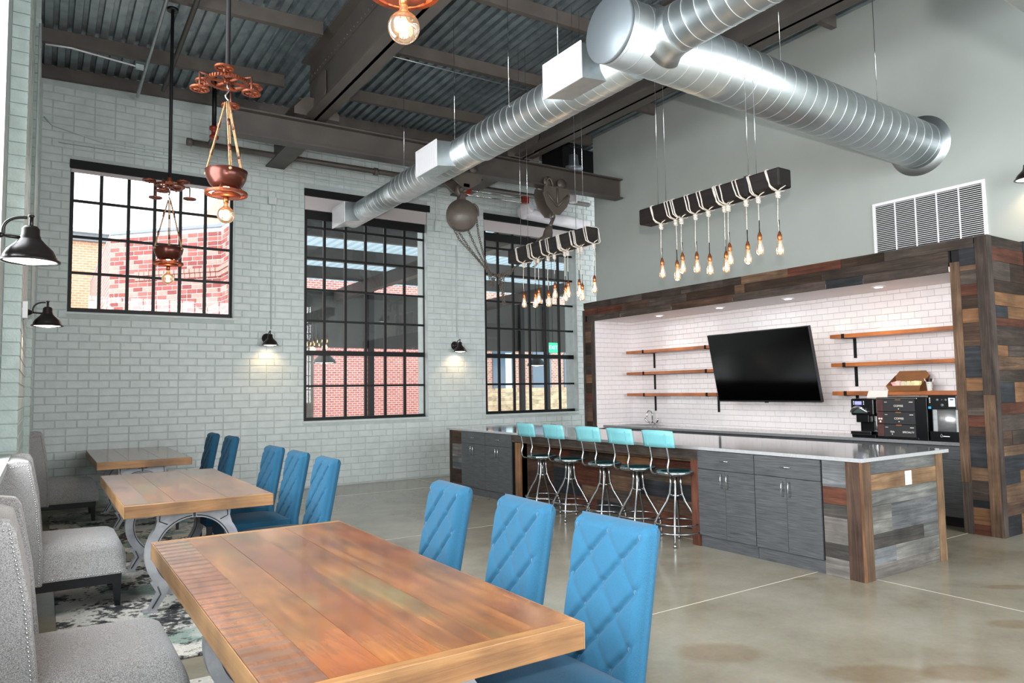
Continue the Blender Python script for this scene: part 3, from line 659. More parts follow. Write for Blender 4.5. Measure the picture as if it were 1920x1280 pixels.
# ------------------------------------------------------------------ back bar
CH = .867
bc = thing('back_bar_cabinet', 'dark grey laminate base cabinets under the back counter in the alcove', 'cabinet', (7.82, MY0, 0))
LB = MY1-MY0
MB().box(.06, .62, .0, LB, 0, .10).build('toe_kick', m_blackmatte, bc); MB().box(.02, .62, .0, LB, .10, CH-.04).build('carcass', m_laminate, bc)
nd = 9
for i in range(nd):
    a, e = i*LB/nd+.002, (i+1)*LB/nd-.002
    MB().box(0, .02, a, e, .69, CH-.045).build('drawer_front', m_laminate, bc); MB().box(0, .02, a, e, .105, .686).build('door', m_laminate, bc)
ct = MB().box(-.68, 0, -LB/2, LB/2, -.035, 0).build('back_countertop', m_counter_b, None, (XG-.008, (MY0+MY1)/2, CH), bevel=.003)
tag(ct, 'long dark grey quartz counter along the white tiled alcove wall', 'counter')
# sink and faucet
sk = MB().box(-.22, .22, -.30, .30, 0, .004).build('sink', m_brush, None, (8.10, 8.5, CH+.0005)); tag(sk, 'stainless drop-in sink rim in the back counter below the faucet', 'sink')
MB().box(-.17, .17, -.25, .25, .0042, .0046).build('basin', M('sink_dark', '#5c5f61', .3, .9), sk)
fa = thing('faucet', 'chrome gooseneck bar faucet with two wing handles at the sink', 'faucet', (8.36, 8.50, CH+.005))
MB().lathe([(.05, 0), (.05, .012), (.02, .02)], (0, 0, 0), 16).build('base', m_chrome, fa)
MB().tube([(0, 0, .015), (0, 0, .16)] + [(-.06+.06*math.cos(a), 0, .16+.06*math.sin(a)) for a in [PI*k/8 for k in range(1, 8)]] + [(-.12, 0, .15), (-.12, 0, .13)], .011, 10).build('spout', m_chrome, fa)
for s in (-1, 1):
    h = MB().tube([(0, s*.03, .02), (0, s*.085, .035)], .012, 8).build('valve', m_chrome, fa)
    MB().tube(bez((0, s*.085, .035), (-.01, s*.12, .04), (-.02, s*.14, .06), (-.02, s*.145, .10), 6), [.008, .01, .012, .014, .016, .016, .01], 8).build('wing_handle', m_chrome, fa)

# shelves
def shelf(y0, y1, z, label, cut=True):
    t = thing('wall_shelf', label, 'shelf', (XG-.014, (y0+y1)/2, z), 0, 'amber wood shelves on black brackets')
    L = y1-y0
    MB().box(-.26, 0, -L/2, L/2, -.046, 0).build('board', m_shelf, t, bevel=.003)
    for yy in ((-L/2+.17, L/2-.40) if cut else (-L/2+.12, L/2-.17)):
        b = MB().box(-.262, -.258, yy-.02, yy+.02, -.05, .004).box(-.262, 0, yy-.02, yy+.02, -.052, -.047).box(-.006, 0, yy-.02, yy+.02, -.29, -.047); b.build('bracket', m_blackmatte, t)
    return t
for z, nm in ((2.08, 'top'), (1.728, 'middle'), (1.38, 'bottom')):
    shelf(7.02, 8.90, z, 'amber wood shelf, %s of the three left of the television' % nm)
    shelf(MY0+.02, 5.19, z+.008, 'amber wood shelf, %s of the three right of the television' % nm, False)
SZ = 1.388
# kraft box with sweetener packets, paper cup, sheet of paper
kb = thing('kraft_box', 'open brown card box full of sweetener packets on the lowest right shelf', 'box', (8.25, 4.29, SZ+.0005))
b = MB(); w, d, h = .17, .10, .06
b.add([(-d, -w, 0), (d*.8, -w, 0), (d*.8, w, 0), (-d, w, 0), (-d-.02, -w-.025, h), (d, -w-.025, h+.12), (d, w+.025, h+.12), (-d-.02, w+.025, h)], [(3, 2, 1, 0), (0, 1, 5, 4), (1, 2, 6, 5), (2, 3, 7, 6), (3, 0, 4, 7)])
o = b.build('tray', m_kraft, kb); so = o.modifiers.new('thick', 'SOLIDIFY'); so.thickness = .004
MB().add([(d, -w-.02, h+.12), (d, w+.02, h+.12), (d+.01, w-.02, h+.17), (d+.01, -w+.02, h+.17)], [(0, 1, 2, 3)]).build('back_flap', m_kraft, kb)
pk = [M('packet', c, .7) for c in ('#e6dfa8', '#f0ead0', '#e8b0b8', '#dfd3c0')]
rg = random.Random(4); pm = [MB().box(-.001, .001, -.024, .024, -.03, .03).mesh('packet', p) for p in pk]
for i in range(26):
    yy = -.14 + .27*i/25; g = part('packet', pm[0 if yy > .05 else (1 if yy > 0 else (0 if yy > -.05 else 2))] if rg.random() < .8 else pm[3], kb, (rg.uniform(-.05, .0), -yy, .07+rg.uniform(0, .015)), (rg.uniform(-.4, .4), rg.uniform(-.5, .2), rg.uniform(-.4, .4)))
cu = thing('paper_cup', 'white printed paper cup holding black stirrers on the lowest right shelf', 'cup', (8.24, 4.05, SZ+.0005))
MB().lathe([(.026, 0), (.027, .002), (.036, .095), (.038, .098)], (0, 0, 0), 20).build('cup_wall', M('cup_print', '#ecebe4', .6, c2='#8fa58c', ns=60, lo=.58, hi=.62), cu)
rg = random.Random(2)
for i in range(10): MB().tube([(rg.uniform(-.015, .015), rg.uniform(-.015, .015), .02), (rg.uniform(-.02, .02), rg.uniform(-.035, .035), .135)], .004, 5).build('stirrer', m_blackgl, cu)
for s in (-1, 1): MB().add([(-.01, s*.03, .10), (-.012, s*.052, .145), (-.012, s*.05, .115), (.01, s*.036, .09)], [(0, 1, 2, 3)]).build('wrapper', m_paper, cu)
ps = MB().add([(-.262, -.12, -.075), (-.262, .13, -.075), (-.26, .10, .006), (-.26, -.13, .006), (-.1, .1, .006), (-.1, -.13, .006)], [(0, 1, 2, 3), (3, 2, 4, 5)]).build('paper_sheet', m_paper, None, (XG-.018, 4.62, SZ)); tag(ps, 'pale sheet of paper hanging over the lowest right shelf edge above coffee brewer', 'paper')
so = ps.modifiers.new('thick', 'SOLIDIFY'); so.thickness = .0012

# coffee brewer
cb = thing('coffee_brewer', 'black and chrome pod coffee brewer standing left of the drawer stack', 'coffee machine', (7.86, 4.60, CH+.0005))
def bx(p, nm, mt, x0, x1, y0, y1, z0, z1, bev=.006): return MB().box(x0, x1, y0, y1, z0, z1).build(nm, mt, p, bevel=bev)
bx(cb, 'base', m_blackgl, -.02, .36, -.135, .15, 0, .035); bx(cb, 'drip_tray', m_chrome, -.035, .12, -.09, .155, .032, .07); bx(cb, 'column', m_blackgl, .12, .36, -.135, .12, .035, .32)
hd = bx(cb, 'head', m_blackgl, -.01, .36, -.12, .155, .25, .44, .015); bx(cb, 'spout_block', m_blackgl, .0, .16, -.05, .10, .17, .26); bx(cb, 'side_panel', m_blackgl, .02, .36, -.15, -.115, .26, .435, .02)
bx(cb, 'column_trim', m_chrome, .10, .125, -.085, -.055, .06, .24, .004)
bx(cb, 'display', m_blue_led, -.016, -.010, .02, .10, .37, .41, .001)
b = MB().tube(bez((-.02, .14, .29), (-.05, .10, .36), (-.05, .02, .36), (-.02, -.05, .28), 10), .018, 10); b.build('handle', m_chrome, cb); bx(cb, 'front_plate', m_chrome, -.016, -.008, -.03, .15, .275, .325, .002)
for k in range(6): bx(cb, 'button', m_plate, -.013, -.0095, (.115 if k < 3 else -.005)-.004, (.115 if k < 3 else -.005)+.006, .372+.016*(k % 3), .380+.016*(k % 3), 0)

# drawer stack of coffee and tea pods
ds = thing('pod_drawers', 'black three-drawer pod organiser lettered coffee and tea on back counter', 'organiser', (7.84, 4.20, CH+.0005))
bx(ds, 'case', m_blackgl, .01, .40, -.30, .245, .0, .455, .004); bx(ds, 'top_trim', m_chrome, .0, .012, -.20, .245, .438, .450, .001); bx(ds, 'bottom_trim', m_chrome, .0, .012, -.20, .245, .008, .02, .001)
rot_face = (PI/2, 0, -PI/2)
for k, (wd) in enumerate((('TEA', 'SPECIALTY'), ('COFFEE',), ('COFFEE',))):
    z0 = .025+.138*k
    d = bx(ds, 'drawer', m_drawer, -.004, .012, -.18, .165, z0, z0+.132, .002); bx(ds, 'side_box', m_brownd, -.003, .012, .167, .24, z0, z0+.132, .002)
    MB().box(-.0045, .0, -.03, .03, z0+.122, z0+.133).build('finger_pull', m_kraft, d)
    if len(wd) == 1: text(wd[0], .030, 'lettering', m_letter, d, (-.0046, -.005, z0+.06), rot_face)
    else: text('TEA', .028, 'lettering', m_letter, d, (-.0046, .075, z0+.052), rot_face); text('SPECIALTY', .026, 'lettering', m_letter, d, (-.0046, -.10, z0+.052), rot_face)
    q = MB().lathe([(0, -.0005), (.006, -.0005), (.006, .0005), (0, .0005)], (-.0046, -.005 if len(wd) == 1 else .075, z0+.028), 8, RY(PI/2)); q.build('bean_mark', m_letter, d)
    MB().box(-.0046, -.004, -.16, -.12, z0+.10, z0+.106).box(-.0046, -.004, .12, .15, z0+.10, z0+.104).build('small_print', m_letter, d)
q = MB()
for a, c in ((.19, .075), (.215, .075), (.203, .045)): q.lathe([(0, -.0005), (.011, -.0005), (.011, .0005), (0, .0005)], (-.0036, a, .163+c-.02), 10, RY(PI/2))
q.build('bean_emblem', m_letter, ds)

# water dispenser
wd = thing('water_dispenser', 'brushed steel and black countertop water dispenser beside the wood jamb', 'dispenser', (7.84, 3.712, CH+.0005))
bx(wd, 'body', m_brush, .06, .40, -.15, .165, 0, .47, .012); bx(wd, 'base_tray', m_blackgl, .0, .10, -.125, .165, 0, .10, .004); bx(wd, 'control_panel', m_blackgl, .0, .10, -.115, .17, .33, .478, .005); bx(wd, 'side_column', m_brush, .0, .1, -.165, -.115, 0, .46, .012)
MB().lathe([(.16, .10), (.16, .33)], (.19, .02, 0), 32).build('alcove_back', m_brush, wd)
for a, c, r in ((.075, .43, .013), (.03, .43, .006), (-.008, .43, .012), (.028, .375, .016)): MB().lathe([(0, -.001), (r, -.001), (r, .001), (0, .001)], (-.0005, a, c), 14, RY(PI/2)).build('button', m_cap, wd)
bx(wd, 'notice', m_plate, -.002, .0, -.10, -.035, .36, .45, 0); bx(wd, 'notice_mark', M('ink_blue', '#2c4d9c', .6), -.0026, -.0018, -.085, -.05, .425, .438, 0); bx(wd, 'blue_sticker', M('sticker_blue', '#2aa5d8', .5), -.002, 0, .14, .168, .335, .36, 0)
for k in range(3): bx(wd, 'icon', m_plate, -.0012, 0, .146, .156, .40+.02*k, .412+.02*k, 0)
q = MB().tube([(0, 0, .02), (0, .009, .005), (0, .010, -.006), (0, 0, -.014), (0, -.010, -.006), (0, -.009, .005)], .0016, 5, True); q.build('drop_logo', m_plate, wd).location = (-.001, .05, .055)
MB().box(-.001, 0, -.03, .035, .048, .056).build('logo_line', m_plate, wd)

# television
tv = thing('television', 'large black flat television tilted forward on the white tiled wall', 'television', (XG-.012, 6.05, 1.73))
w_, h_ = 1.66, .945
sc_ = MB().box(-.012, .03, -w_/2, w_/2, -h_/2, h_/2).build('bezel', m_tvb, tv, bevel=.004)
T = Matrix.Rotation(math.radians(-3.5), 4, 'Z') @ Matrix.Rotation(math.radians(-11.6), 4, 'Y')
sc_.matrix_local = Matrix.Translation((-.60, -.08, -.005)) @ T
s2 = MB().box(-.0135, -.0115, -w_/2+.012, w_/2-.012, -h_/2+.022, h_/2-.012).build('screen', m_tv, sc_)
MB().box(-.014, -.002, -.03, .03, -h_/2-.008, -h_/2+.002).build('sensor_bump', m_blackgl, sc_)
MB().box(.03, .07, -.45, .45, -.3, .25).build('rear_housing', m_blackmatte, sc_)
MB().box(-.015, 0, -.2, .2, -.2, .2).box(-.30, -.01, -.15, -.11, -.03, .03).box(-.54, -.28, -.14, -.08, -.03, .03).build('mount_arm', m_blackmatte, tv)

# ------------------------------------------------------------------ island
IX0, IX1, IY0, IY1, CZ = 5.14, 6.34, 3.07, 9.50, .915
ic = MB().box(-.655, .655, -3.265, 3.265, -.03, 0).build('island_countertop', m_counter, None, (5.775, 6.30, CZ), bevel=.003); tag(ic, 'long pale grey polished quartz countertop on the bar island', 'counter')
isl = thing('bar_island', 'reclaimed barnwood clad base of the long bar island', 'island', (IX0, IY0, 0))
OI = (IX0, IY0, 0)
MB().box(.02, 1.18, .02, 1.55, .0, CZ-.032).box(.02, 1.18, 4.56, 6.41, 0, CZ-.032).box(.55, 1.18, 1.55, 4.56, 0, CZ-.032).build('core', m_blackmatte, isl)
def ipl(x0, x1, y0, y1, z0, z1, m_): return plank(isl, OI, x0, x1, y0, y1, z0, z1, m_)
rg = random.Random(21)
# end panel facing the camera, boards along x
ipl(IX0-.004, IX0+.018, IY0-.006, IY0+.11, 0, CZ-.032, WB['z'][0]); ipl(IX0+.018, IX0+.125, IY0-.016, IY0+.01, 0, CZ-.032, WB['z'][3]); ipl(IX0-.006, IX0+.018, IY0-.016, IY0-.006, 0, CZ-.032, WB['z'][5])
ipl(IX1-.095, IX1, IY0-.016, IY0+.01, 0, CZ-.032, WG['z'][4]); ipl(IX1, IX1+.014, IY0-.016, IY0+.10, 0, CZ-.032, WG['z'][4])
xa, xb = IX0+.125, IX1-.095
rows = [(.0, .105, [(0, 1, 6)]), (.105, .225, [(0, .32, 5), (.32, 1, 2)]), (.225, .335, [(0, .76, 3), (.76, 1, 0)]), (.335, .435, [(0, .28, 2), (.28, 1, 1)]), (.435, .545, [(0, .28, 2), (.28, 1, 1)]), (.545, .66, [(0, 1, 0)]), (.66, .785, [(0, 1, 4)]), (.785, .883, [(0, .5, 1), (.5, 1, 0)])]
for z0, z1, ss in rows:
    for a, e, mi in ss:
        if (z0, a) == (.335, .28): ipl(xa+a*(xb-xa)+.001, xb-.001, IY0-.009, IY0+.01, .336, .544, WG['x'][1]); continue
        if (z0, a) == (.435, .28): continue
        ipl(xa+a*(xb-xa)+.001, xa+e*(xb-xa)-.001, IY0-.008-rg.uniform(0, .004), IY0+.01, z0+.001, z1-.001, WG['x'][mi])
# face strip right of the cabinets
for z0, z1, mi in ((0, .14, 6), (.14, .25, 3), (.25, .45, 6), (.45, .55, 3), (.55, .68, 4), (.68, .883, 1)): ipl(IX0-.002-rg.uniform(0, .004), IX0+.018, IY0+.11, IY0+.305, z0+.001, z1-.001, (WB['y'][2] if mi == 4 else WG['y'][mi]))
# far left strip
ipl(IX0-.004, IX0+.018, 9.41, 9.49, 0, CZ-.032, WB['z'][7]); zc = 0; k = 0
while zc < .87:
    h = rg.uniform(.12, .2); ipl(IX0-.002, IX0+.018, 9.12, 9.41, zc+.001, min(zc+h, .883)-.001, [WB['y'][3], WB['y'][7], WG['y'][1], WG['y'][6], WB['y'][0]][k % 5]); zc += h; k += 1
for k in range(6): ipl(IX0+.02, IX1, 9.47, 9.492, k*.147+.001, (k+1)*.147-.001, WB['x'][(k*3) % 8])
# knee space: posts, header, boards at the back
ipl(IX0-.006, IX0+.10, 7.60, 7.72, 0, .80, WB['z'][5]); ipl(IX0-.006, IX0+.10, 4.645, 4.735, 0, .79, WB['z'][2])
ipl(IX0-.006, IX0+.10, 4.645, 7.80, .79, CZ-.032, WB['y'][6]); ipl(IX0+.10, IX0+.14, 4.735, 7.60, .755, .80, WB['y'][3])
ipl(IX0+.02, IX0+.55, 7.60, 7.62, 0, .88, WB['x'][0]); ipl(IX0+.02, IX0+.55, 4.61, 4.63, 0, .88, WB['x'][7])
zc = 0; k = 0
while zc < .86:
    h = (.13, .15, .17, .14, .16, .13)[k % 6]; y = 4.63
    while y < 7.60:
        e = min(y+rg.uniform(.35, .95), 7.60); ipl(IX0+.52, IX0+.55, y+.001, e-.001, zc+.001, min(zc+h, .88)-.001, WB['y'][rg.choice([4, 6, 1, 0, 5, 2, 4, 3])]); y = e
    zc += h; k += 1
for k in range(6): ipl(IX1-.16, IX1-.14, IY0+.1, 9.47, k*.147+.001, (k+1)*.147-.001, WB['y'][(k*5) % 8])
# cabinets in the island front
def cabinet(y0, y1, label):
    t = thing('island_cabinet', label, 'cabinet', (IX0, (y0+y1)/2, 0), 0, 'grey laminate cabinets in the island front'); L = (y1-y0)/2
    MB().box(.012, .30, -L, L, .0, .105).build('toe_kick', m_laminate, t); MB().box(.006, .018, -L, L, .105, .882).build('carcass', m_blackmatte, t)
    d = MB().box(-.014, .006, -L+.0015, L-.0015, .715, .88).build('drawer', m_laminate, t, bevel=.001)
    MB().tube([(-.014, -.05, .80), (-.035, -.045, .80), (-.035, .045, .80), (-.014, .05, .80)], .004, 6).build('handle', m_chrome, d)
    for s in (-1, 1):
        dr = MB().box(-.014, .006, min(s*.0015, s*(L-.0015)), max(s*.0015, s*(L-.0015)), .108, .711).build('door', m_laminate, t, bevel=.001)
        MB().tube([(-.014, s*.032, .56), (-.04, s*.032, .565), (-.04, s*.032, .675), (-.014, s*.032, .68)], .0042, 6).build('handle', m_chrome, dr)
    return t
cabinet(3.385, 4.007, 'grey laminate cabinet at the near right end of the island front'); cabinet(4.011, 4.64, 'grey laminate cabinet just right of the last bar stool')
cabinet(7.80, 8.45, 'grey laminate cabinet just left of the first bar stool'); cabinet(8.454, 9.115, 'grey laminate cabinet at the far left end of the island front')
op = thing('outlet_plate', 'square white blank outlet plate on the planked island end', 'outlet', (5.80, IY0-.0125, .722)); MB().box(-.046, .046, -.006, 0, -.055, .055).build('plate', m_plate, op, bevel=.002); MB().box(-.018, .018, -.0075, -.006, -.034, .034).build('insert', m_whitemetal, op)

# ------------------------------------------------------------------ rugs, tables
for (y0, y1, nm) in ((.9, 4.06, 'nearest'), (4.42, 7.30, 'middle'), (7.62, 10.55, 'farthest')):
    q = MB().box(-.78, .78, -(y1-y0)/2, (y1-y0)/2, 0, .010).build('rug', m_rug, None, (.90, (y0+y1)/2, .0012), bevel=.003)
    tag(q, 'distressed grey teal and cream rug under the %s dining table' % nm, 'rug', 'rugs under the dining tables')
def table():
    t = thing('dining_table', '', 'table', (0, 0, 0), 0, 'reclaimed wood dining tables'); ZT, th = .76, .078
    xs = [-.4575, -.31, -.16, 0, .16, .31, .4575]; L = 1.06
    for i in range(6):
        MB().box(xs[i]+.0006, xs[i+1]-.0006, -L+.04, L-.04, ZT-th, ZT-(.0006 if i % 2 else 0)).build('plank', m_top_r if i == 0 else m_top, t)
    for s in (-1, 1):
        MB().box(-.4575, .4575, s*L-.04*(s > 0), s*L+.04*(s < 0), ZT-th, ZT-.0003).build('end_board', m_edge, t, bevel=.002)
        MB().box(s*.4575-.004*(s < 0), s*.4575+.004*(s > 0), -L+.0, L, ZT-th, ZT-.001).build('edge_board', m_edge_y, t, bevel=.001)
    MB().box(-.30, .30, -.85, .85, ZT-th-.012, ZT-th).build('under_rail', m_black, t)
    R0, R1, cz = .235, .305, .375
    for yy in (-.73, .60):
        ring = MB(); N = 48; th2 = .035
        v = []; 
        for k in range(N):
            a = 2*PI*k/N; wo = R1 if abs(math.cos(a)) > .2 else R1-.03
            for rr_, dy in ((R0, -th2), (wo, -th2), (wo, th2), (R0, th2)): v.append((rr_*math.cos(a), yy+dy, cz+rr_*math.sin(a)*(.99)))
        # open ring: top arch joins the top plate, bottom is open between the feet
        f = []
        for k in range(N):
            a = 2*PI*(k+.5)/N
            if math.sin(a) < -.80: continue
            b_, c_ = 4*k, 4*((k+1) % N)
            for j in range(4): f.append((b_+j, b_+(j+1) % 4, c_+(j+1) % 4, c_+j))
        ring.add(v, f, False)
        leg = ring.build('leg', m_iron, t)
        ap = MB()
        for s in (-1, 1):
            ap.prism([(s*.10, cz+.27), (s*.245, .682), (s*.02, .682), (s*.02, cz+.29)][::s], yy-.03, yy+.03, 'y')
            ap.prism([(s*.21, cz+.15), (s*.265, cz+.12), (s*.235, .60), (s*.245, .682), (s*.15, .682), (s*.12, cz+.25)][::s], yy-.034, yy+.034, 'y')
            ap.prism([(s*.20, .20), (s*.265, .19), (s*.225, .12), (s*.285, .0), (s*.235, .0), (s*.17, .105), (s*.15, .16)][::s], yy-.034, yy+.034, 'y')
            ap.prism([(s*.22, 0), (s*.31, 0), (s*.31, .012), (s*.22, .012)][::s], yy-.045, yy+.045, 'y')
            ap.prism([(s*.17, .105), (s*.15, .16), (s*.07, .13), (s*.08, .09)][::s], yy-.02, yy+.02, 'y')
            ap.build('foot_bracket', m_iron, leg); ap = MB()
        MB().prism([(-.08, .09), (.08, .09), (.08, .13), (-.08, .13)], yy-.02, yy+.02, 'y').build('cross_tie', m_iron, leg)
        gl = MB()
        for s in (-1, 1):
            for side in (-.0365, .0365):
                y = yy+side
                gl.tube([(s*(.245)*math.cos(a), y, cz+.245*math.sin(a)) for a in [PI*(-.28+.04*k) for k in range(20)]], .0035, 4)
                gl.tube([(s*.255, y, .03), (s*.205, y, .115), (s*.225, y, .17)], .0045, 4); gl.tube([(s*.17, y, cz+.20), (s*.22, y, .60), (s*.215, y, .67)], .0035, 4)
        gl.build('groove_line', m_irondark, leg)
        MB().box(-.008, .008, yy-.036, yy+.036, cz+.235, .682).build('center_joint', m_irondark, leg)
    MB().tube([(0, -.73, .11), (0, .60, .11)], .016, 8).build('stretcher', m_iron, t)
    return t
t1 = table(); t1['label'] = 'reclaimed wood dining table nearest the camera, with sawn ripples along one side'; t1.location = (.9175, 2.77, .0113)
dup(t1, (.9175, 6.19, .0113), 0, 'reclaimed wood dining table between two others, under the second bowl pendant')
dup(t1, (.97, 9.72, .0113), 0, 'reclaimed wood dining table nearest the painted brick wall under the window')

# ------------------------------------------------------------------ blue tufted chairs (front looks to -x)
def blue_chair():
    t = thing('tufted_chair', '', 'chair', (0, 0, 0), 0, 'blue tufted dining chairs')
    W_, Z0, Z1 = .205, .30, .970; NU, NV = 76, 116
    du, dv, TH = .085, .093, .038
    xf = lambda z: .215 + .10*max(0, (z-.45))/.52 + TH   # mid plane of the raked back
    def kk(y, z):
        e = max(0, abs(y)-(W_-.035))/.035; e2 = max(0, z-(Z1-.04))/.04
        return math.sqrt(max(0, 1-min(1, e*e+e2*e2)))
    def hh(y, z):
        a = (y/du + (z-.93)/dv)/2; b = (y/du - (z-.93)/dv)/2
        m = min(1, max(0, (W_-abs(y))/.05))*min(1, max(0, (z-.40)/.06))*min(1, max(0, (Z1-z)/.06))
        sa, sb = abs(math.sin(PI*a)), abs(math.sin(PI*b)); p = min(1, sa*2.2)**.45*(.72+.28*min(1, sb*1.6)**.6)
        bt = math.exp(-((sa*sa+sb*sb)/.12)); p *= 1-.55*bt
        return TH*kk(y, z) + .018*kk(y, z) - .026*m*(1-p)
    v = []; f = []
    for sd in (0, 1):
        for j in range(NV+1):
            z = Z0 + (Z1-Z0)*(1-(1-j/NV)**1.25)
            for i in range(NU+1):
                u = -1+2*i/NU; y = W_*math.sin(u*PI/2)*.55 + W_*u*.45
                v.append((xf(z) - hh(y, z) if sd == 0 else xf(z) + TH*kk(y, z), y, z))
    n = NU+1; o = n*(NV+1)
    for j in range(NV):
        for i in range(NU):
            f.append((j*n+i, (j+1)*n+i, (j+1)*n+i+1, j*n+i+1)); f.append((o+j*n+i, o+j*n+i+1, o+(j+1)*n+i+1, o+(j+1)*n+i))
        f.append((j*n, o+j*n, o+(j+1)*n, (j+1)*n)); f.append((j*n+NU, (j+1)*n+NU, o+(j+1)*n+NU, o+j*n+NU))
    back = MB().add(v, f, True)
    bk = back.build('backrest', m_blue, t)
    bm_ = MB().lathe([(.011, 0), (.010, .004), (.006, .007), (0, .008)], (0, 0, 0), 10).mesh('button', m_bluebtn)
    for r_ in range(8):
        z = .93 - r_*dv
        if z < .46: break
        for c_ in range(-3, 4):
            if (c_+r_) % 2 == 0 and abs(c_*du) < W_-.03: part('button', bm_, bk, (xf(z)-hh(c_*du, z)+.001, c_*du, z), (0, -PI/2, 0))
    s = MB(); N = 14
    for j in range(N+1):
        for i in range(N+1):
            a, b = -1+2*i/N, -1+2*j/N
            s.v.append((-.04+.25*a, .215*b, .455+.035*(1-a**4)*(1-b**4)))
    for j in range(N):
        for i in range(N): s.f.append((j*(N+1)+i, j*(N+1)+i+1, (j+1)*(N+1)+i+1, (j+1)*(N+1)+i)); s.sm.append(True)
    s.box(-.29, .21, -.215, .215, .34, .4555); s.build('seat', m_blue, t)
    for (lx, ly) in ((-.26, -.19), (-.26, .19), (.22, -.19), (.22, .19)):
        k = .03 if lx > 0 else 0
        MB().add([(lx-.013+k, ly-.013, 0), (lx+.013+k, ly-.013, 0), (lx+.013+k, ly+.013, 0), (lx-.013+k, ly+.013, 0), (lx-.021, ly-.021, .345), (lx+.021, ly-.021, .345), (lx+.021, ly+.021, .345), (lx-.021, ly+.021, .345)], [(3,2,1,0),(4,5,6,7),(0,1,5,4),(1,2,6,5),(2,3,7,6),(3,0,4,7)]).build('leg', m_darkwood, t)
    return t
ch = blue_chair(); k = 0
for (x, y, rz, lab) in (
    (1.48, 2.05, .03, 'blue tufted dining chair nearest the camera, at the near table'), (1.48, 2.68, -.06, 'blue tufted dining chair in the middle of three at the near table'), (1.48, 3.38, -.08, 'blue tufted dining chair farthest of three at the near table'),
    (1.48, 5.30, -.02, 'blue tufted dining chair nearest of three at the middle table'), (1.48, 6.02, .0, 'blue tufted dining chair in the middle of three at the middle table'), (1.48, 6.75, .03, 'blue tufted dining chair farthest of three at the middle table'),
    (1.53, 8.75, .02, 'dark blue tufted chair at the far table, the nearer of two'), (1.50, 9.65, .0, 'dark blue tufted chair at the far table, the one nearer the brick wall')):
    z = .0113 if x < 1.0 else .0
    if k == 0: ch.location = (x, y, .0113); ch.rotation_euler = (0, 0, rz); ch['label'] = lab
    else: dup(ch, (x, y, .0113), rz, lab)
    k += 1

